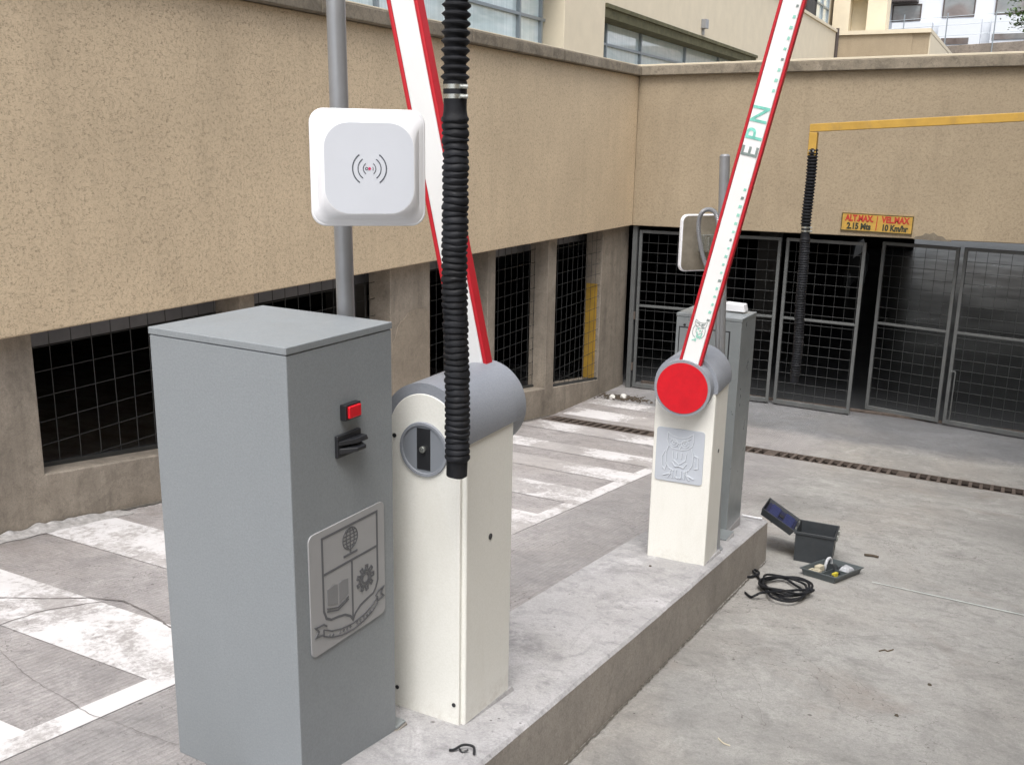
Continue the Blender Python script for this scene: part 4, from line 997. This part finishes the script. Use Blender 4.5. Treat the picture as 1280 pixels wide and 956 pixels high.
# lid hinged on the left edge
an = R(152)
lidm = Matrix.Translation((-w2 - .004, 0, hh)) @ Matrix.Rotation(-an, 4, 'Y')
ld = MB(); Lw, Ll, Ld = .275, .205, .052
vs = []
for (x0, x1, l_, z) in ((.0, Lw, Ll, 0), (.010, Lw - .018, Ll - .012, Ld), (.016, Lw - .024, Ll - .018, Ld - .006), (.006, Lw - .006, Ll - .006, 0)):
    vs += [(x0, -l_, z), (x1, -l_, z), (x1, l_, z), (x0, l_, z)]
ld.add([lidm @ Vector(v) for v in vs], [(4, 5, 6, 7)] + [(k, (k + 1) % 4, 4 + (k + 1) % 4, 4 + k) for k in range(4)] + [(11, 10, 9, 8)] + [(8 + k, 8 + (k + 1) % 4, 12 + (k + 1) % 4, 12 + k) for k in range(4)] + [(k, 12 + k, 12 + (k + 1) % 4, (k + 1) % 4) for k in range(4)])
lo_ = ld.build('lid', 'tool', tb, world=False, bevel=.004)
BX(0, 0, 0, 0, 0, 0)
ln = MB(); ln.box(.012, Lw - .028, -Ll + .022, Ll - .022, Ld - .028, Ld - .007, T=lidm); ln.build('liner', 'toolblue', lo_, world=False)
rb = MB()
for (x0, x1, y0, y1) in ((.03, .105, -.165, .165), (.15, .225, -.165, .165)):
    rb = MB(); rb.box(x0, x1, y0, y1, Ld - .040, Ld - .029, T=lidm); rb.build('panel', plain('blue plastic', (.017, .025, .10), .35), lo_, world=False, bevel=.004)
MB().box(.11, .145, -.035, .035, Ld - .036, Ld - .029, T=lidm).build('catch', 'black', lo_, world=False)
hd = MB(); hd.tube([lidm @ Vector(p) for p in ((Lw * .6, -.06, Ld), (Lw * .6, -.06, Ld + .03), (Lw * .6, .06, Ld + .03), (Lw * .6, .06, Ld))], .007, 8); hd.build('handle', 'black', lo_, world=False)
for s in (-.11, .11): MB().cyl((-w2 - .006, s - .02, hh + .003), (-w2 - .006, s + .02, hh + .003), .006, n=8).build('hinge', 'zinc', tb, world=False)
# tools inside
for k, (p0, p1, r_, m_, lb) in enumerate((((-.06, -.12, .05), (.03, .10, .12), .012, 'toolyellow', 'yellow handled tool inside the open toolbox'), ((.04, -.10, .06), (-.03, .08, .10), .010, 'black', 'black handled tool lying inside the open toolbox'), ((.07, -.05, .07), (.06, .14, .11), .011, 'cream', 'cream handled tool lying inside the open toolbox'))):
    t_ = thing('screwdriver', lb, 'tool'); t_.matrix_world = tb.matrix_world.copy()
    p0, p1 = Vector(p0), Vector(p1); m2 = p0.lerp(p1, .45)
    MB().tube([p0, p0.lerp(p1, .04), m2, m2.lerp(p1, .05)], [r_ * .7, r_, r_, r_ * .6], 10).build('grip', m_, t_, world=False, smooth=True)
    MB().cyl(m2, p1, .003, n=8).build('shaft', 'zinc', t_, world=False)
# tray
ty = thing('tool_tray', 'small grey open tray with parts lying beside the toolbox', 'tray'); ty.matrix_world = ground_frame(-.865, 6.50, R(-16))
tw, tl, thh = .125, .21, .05
shell(tw - .014, tl - .014, tw, tl, thh, .005).build('tray_body', 'tray', ty, world=False, bevel=.004)
mb = MB(); mb.box(-tw - .007, tw + .007, -tl - .007, -tl, thh - .007, thh); mb.box(-tw - .007, tw + .007, tl, tl + .007, thh - .007, thh); mb.box(-tw - .007, -tw, -tl, tl, thh - .007, thh); mb.box(tw, tw + .007, -tl, tl, thh - .007, thh); mb.build('rim', 'tray', ty, world=False)
mb = MB(); mb.box(-.005, 0, -.18, .18, .006, .035); mb.box(.001, .1, .02, .025, .006, .035); mb.build('divider', 'tray', ty, world=False)
def small(name, label, cat, mb, m_, bev=.002):
    o = mb.build(name, m_, bevel=bev); o.matrix_world = ty.matrix_world.copy(); tag(o, label, cat); return o
ring = MB(); ring.tube([(-.055 + .0, .06 + .045 * math.cos(R(a)), .045 + .045 * math.sin(R(a))) for a in range(0, 350, 12)], .010, 8)
small('tape_roll', 'pale grey tape roll standing in the grey tray', 'tape roll', ring, 'clear', 0)
mb = MB(); mb.box(-.10, -.03, -.15, -.14, .02, .035); mb.box(-.10, -.03, -.10, -.09, .02, .035); mb.box(-.10, -.09, -.14, -.10, .02, .035); mb.box(-.04, -.03, -.14, -.10, .02, .035)
small('plastic_clip', 'small open white plastic clip lying in the left of the grey tray', 'plastic clip', mb, 'cream')
small('yellow_connector', 'small yellow plastic piece at the front of the grey tray', 'plastic piece', MB().box(.04, .062, -.09, -.03, .006, .035), 'toolyellow')
small('cream_block', 'cream plastic block in the left of the grey tray', 'plastic piece', MB().box(-.10, -.06, -.06, .02, .006, .045), 'cream')
small('parts_bag', 'crinkled clear plastic bag at the back of the grey tray', 'plastic bag', MB().slab([(.01, .06, .01), (.10, .05, .01), (.105, .17, .01), (.02, .18, .01)], [(.03, .08, .05), (.09, .06, .055), (.085, .15, .045), (.03, .15, .058)]), 'clear', .008)
small('pliers', 'black pliers lying in the middle of the grey tray', 'pliers', MB().tube([(.015, -.16, .015), (.05, -.05, .02), (.03, .01, .02)], .008, 8).tube([(.06, -.15, .015), (.045, -.05, .02), (.05, .01, .02)], .008, 8), 'black', 0)
small('cable_reel', 'dark grey cable reel in the middle of the grey tray', 'cable reel', MB().cyl((-.02, .02, .03), (-.02, .08, .03), .028, n=18).cyl((-.02, .015, .03), (-.02, .022, .03), .036, n=18), 'tool', 0)

# black cable coil
rc = _r.Random(12); K = []
cx_, cy_ = -1.05, 5.88
def gp_(x, y, d): return (x, y, gz(y) + d)
K += [gp_(-1.36, 6.06, .012), gp_(-1.345, 5.98, .012), gp_(-1.30, 5.99, .014), gp_(-1.27, 6.09, .018), gp_(-1.31, 6.16, .016), gp_(-1.355, 6.11, .012)]
K2 = [gp_(-1.33, 6.13, .02), gp_(-1.26, 6.02, .014)]
a = 200
for k in range(44):
    a_ = R(a + k * 37); f_ = 1 - .30 * (k % 7) / 7 - .22 * rc.random()
    x_ = cx_ + .035 * math.sin(k * .61) + .150 * f_ * math.cos(a_); y_ = cy_ + .06 * math.cos(k * .43) + .27 * f_ * math.sin(a_)
    K2.append(gp_(x_, y_, .013 + .0009 * k * .8 + rc.uniform(0, .010)))
K2 += [gp_(-1.12, 5.62, .05), gp_(-1.17, 5.58, .03), gp_(-1.20, 5.575, .012), gp_(-1.25, 5.64, .010)]
cb_ = MB(); cb_.tube(catmull(K + K2, 6), .0078, 8)
tag(cb_.build('cable_coil', 'rubber', smooth=True), 'loose coil of black cable on the ground beside the island', 'cable')

# ------------------------------------------------------------------ small litter
def blob(name, x, y, z, r_, m_, label, cat, seed, squash=.6):
    rr_ = _r.Random(seed); bm = bmesh.new(); bmesh.ops.create_icosphere(bm, subdivisions=2, radius=r_)
    for v in bm.verts: v.co *= rr_.uniform(.75, 1.2); v.co.z *= squash
    me = bpy.data.meshes.new(name); bm.to_mesh(me); bm.free(); me.materials.append(M[m_])
    o = bpy.data.objects.new(name, me); C.objects.link(o); o.location = (x, y, z + r_ * squash * .5); tag(o, label, cat); return o
blob('plaster_lump', -5.06, 12.98, gz(12.98), .045, 'rock', 'white plaster lump on the mud heap, nearest the wall', 'rubble', 1, .9)
blob('plaster_lump', -4.93, 13.10, gz(13.1), .05, 'rock', 'larger pointed white plaster lump on the mud heap', 'rubble', 2, .9)
blob('plaster_lump', -4.35, 13.5, gz(13.5), .05, 'rock', 'lone white plaster lump in front of the mesh gate', 'rubble', 3, .8)
mdm = MB(); rr_ = _r.Random(9)
for k in range(420):
    x_ = -4.95 + rr_.gauss(0, .22); y_ = 13.12 + rr_.gauss(0, .09); s_ = rr_.uniform(.005, .018)
    x_ = max(x_, -5.28)
    T_ = Matrix.Translation((x_, y_, gz(y_) + s_ * .3)) @ Matrix.Rotation(rr_.uniform(0, 6), 4, 'Z') @ Matrix.Rotation(rr_.uniform(0, 1), 4, 'X')
    mdm.box(-s_, s_, -s_ * .7, s_ * .7, -s_ * .4, s_ * .4, T_)
mo = mdm.build('rubble_and_mud', 'mud', kind='stuff')
# crumpled silver plastic along the wall foot
fo_ = MB(); rr_ = _r.Random(4); rows = 26; cols = 5; vs = []
for i in range(rows):
    y_ = 3.30 + i * .043
    for j in range(cols):
        vs.append((PX + .012 + j * .030 + rr_.uniform(-.01, .01), y_ + rr_.uniform(-.012, .012), gz(y_) + max(.004, (.050 - .012 * j) * (1 - abs(i - 10) / 18) * rr_.uniform(.2, 1.1))))
fo_.add(vs, [(i * cols + j, i * cols + j + 1, (i + 1) * cols + j + 1, (i + 1) * cols + j) for i in range(rows - 1) for j in range(cols - 1)])
fob = fo_.build('plastic_sheet', 'foil', smooth=True); fob.modifiers.clear(); fob.modifiers.new('s', 'SUBSURF').render_levels = 2
tag(fob, 'crumpled silvery plastic sheet along the foot of the left wall', 'plastic sheet')
fo2 = MB(); vs = []
for i in range(10):
    y_ = 4.72 + i * .03
    for j in range(4): vs.append((PX + .01 + j * .03, y_ + rr_.uniform(-.01, .01), gz(y_) + rr_.uniform(.005, .04)))
fo2.add(vs, [(i * 4 + j, i * 4 + j + 1, (i + 1) * 4 + j + 1, (i + 1) * 4 + j) for i in range(9) for j in range(3)])
fob = fo2.build('plastic_scrap', 'foil', smooth=True); fob.modifiers.clear(); fob.modifiers.new('s', 'SUBSURF').render_levels = 2
tag(fob, 'small crumpled plastic scrap at the wall foot left of the grey cabinet', 'plastic scrap')
# black clip on the island
mb = MB(); K = [(-1.452, 2.40), (-1.440, 2.412), (-1.425, 2.437), (-1.405, 2.452), (-1.385, 2.447), (-1.372, 2.425)]
mb.tube(catmull([(x, y, iz(y) + .009 + .010 * (i in (2, 3, 4))) for i, (x, y) in enumerate(K)], 5), .0045, 8)
mb.tube(catmull([(-1.430, 2.43, iz(2.43) + .006), (-1.415, 2.42, iz(2.42) + .006), (-1.40, 2.435, iz(2.435) + .01)], 4), .0035, 6)
tag(mb.build('cable_clip', 'black', smooth=True), 'short bent black plastic clip on the island below the near barrier', 'clip')
def twig(name, pts, r_, m_, label, cat):
    mb = MB(); mb.tube(catmull([(x, y, gz(y) + r_ + .001) for x, y in pts], 4), r_, 6); tag(mb.build(name, m_, smooth=True), label, cat)
twig('twig', [(-.40, 5.17), (-.375, 5.21), (-.36, 5.20), (-.335, 5.25)], .0035, 'bark', 'thin brown twig on the right lane', 'twig')
twig('plastic_strip', [(-.865, 3.62), (-.835, 3.59), (-.805, 3.585)], .0030, 'cream', 'thin pale plastic strip on the near right lane', 'plastic strip')
twig('tube_scrap', [(-.735, 7.18), (-.68, 7.20), (-.64, 7.19)], .010, 'mud', 'short dark scrap on the ground right of the toolbox', 'scrap')
blob('pebble', -.123, 4.855, gz(4.855), .010, 'mud', 'tiny dark pebble on the right lane, farther of two', 'pebble', 5)
blob('pebble', -.23, 4.36, gz(4.36), .010, 'mud', 'tiny dark pebble on the right lane, nearer of two', 'pebble', 6)
blob('pebble', -1.62, 4.86, iz(4.86), .009, 'mud', 'tiny dark pebble on the island before the far barrier', 'pebble', 7)
blob('paper_scrap', -.815, 3.02, gz(3.02), .012, 'rock', 'tiny white paper scrap at the bottom edge of the right lane', 'scrap', 8)
blob('paper_scrap', -1.215, 5.93, gz(5.93), .012, 'clear', 'tiny pale scrap between the island and the cable coil', 'scrap', 9)
# white pipe end sticking out behind the far cabinet
mb = MB(); mb.cyl((-1.50, 6.462, iz(6.46) + .015), (-1.385, 6.468, iz(6.46) + .013), .006, n=10); mb.cyl((-1.385, 6.468, iz(6.46) + .013), (-1.36, 6.47, iz(6.46) + .013), .008, n=10)
tag(mb.build('conduit_stub', 'antenna', smooth=True), 'short white conduit stub at the foot of the far cabinet', 'pipe')
# grass blades
gb_ = MB()
for (x, y, dx, dy, l_) in ((-1.795, 2.60, .02, -.05, .012), (-1.785, 2.59, .045, -.05, .010), (-1.78, 2.585, -.015, -.035, .015)):
    z = iz(y); gb_.add([(x, y, z), (x + .003, y, z), (x + dx, y + dy, iz(y + dy) + l_)], [(0, 1, 2)])
tag(gb_.build('grass_blades', 'leaf'), 'tiny green grass blades at the foot of the near barrier', 'grass')
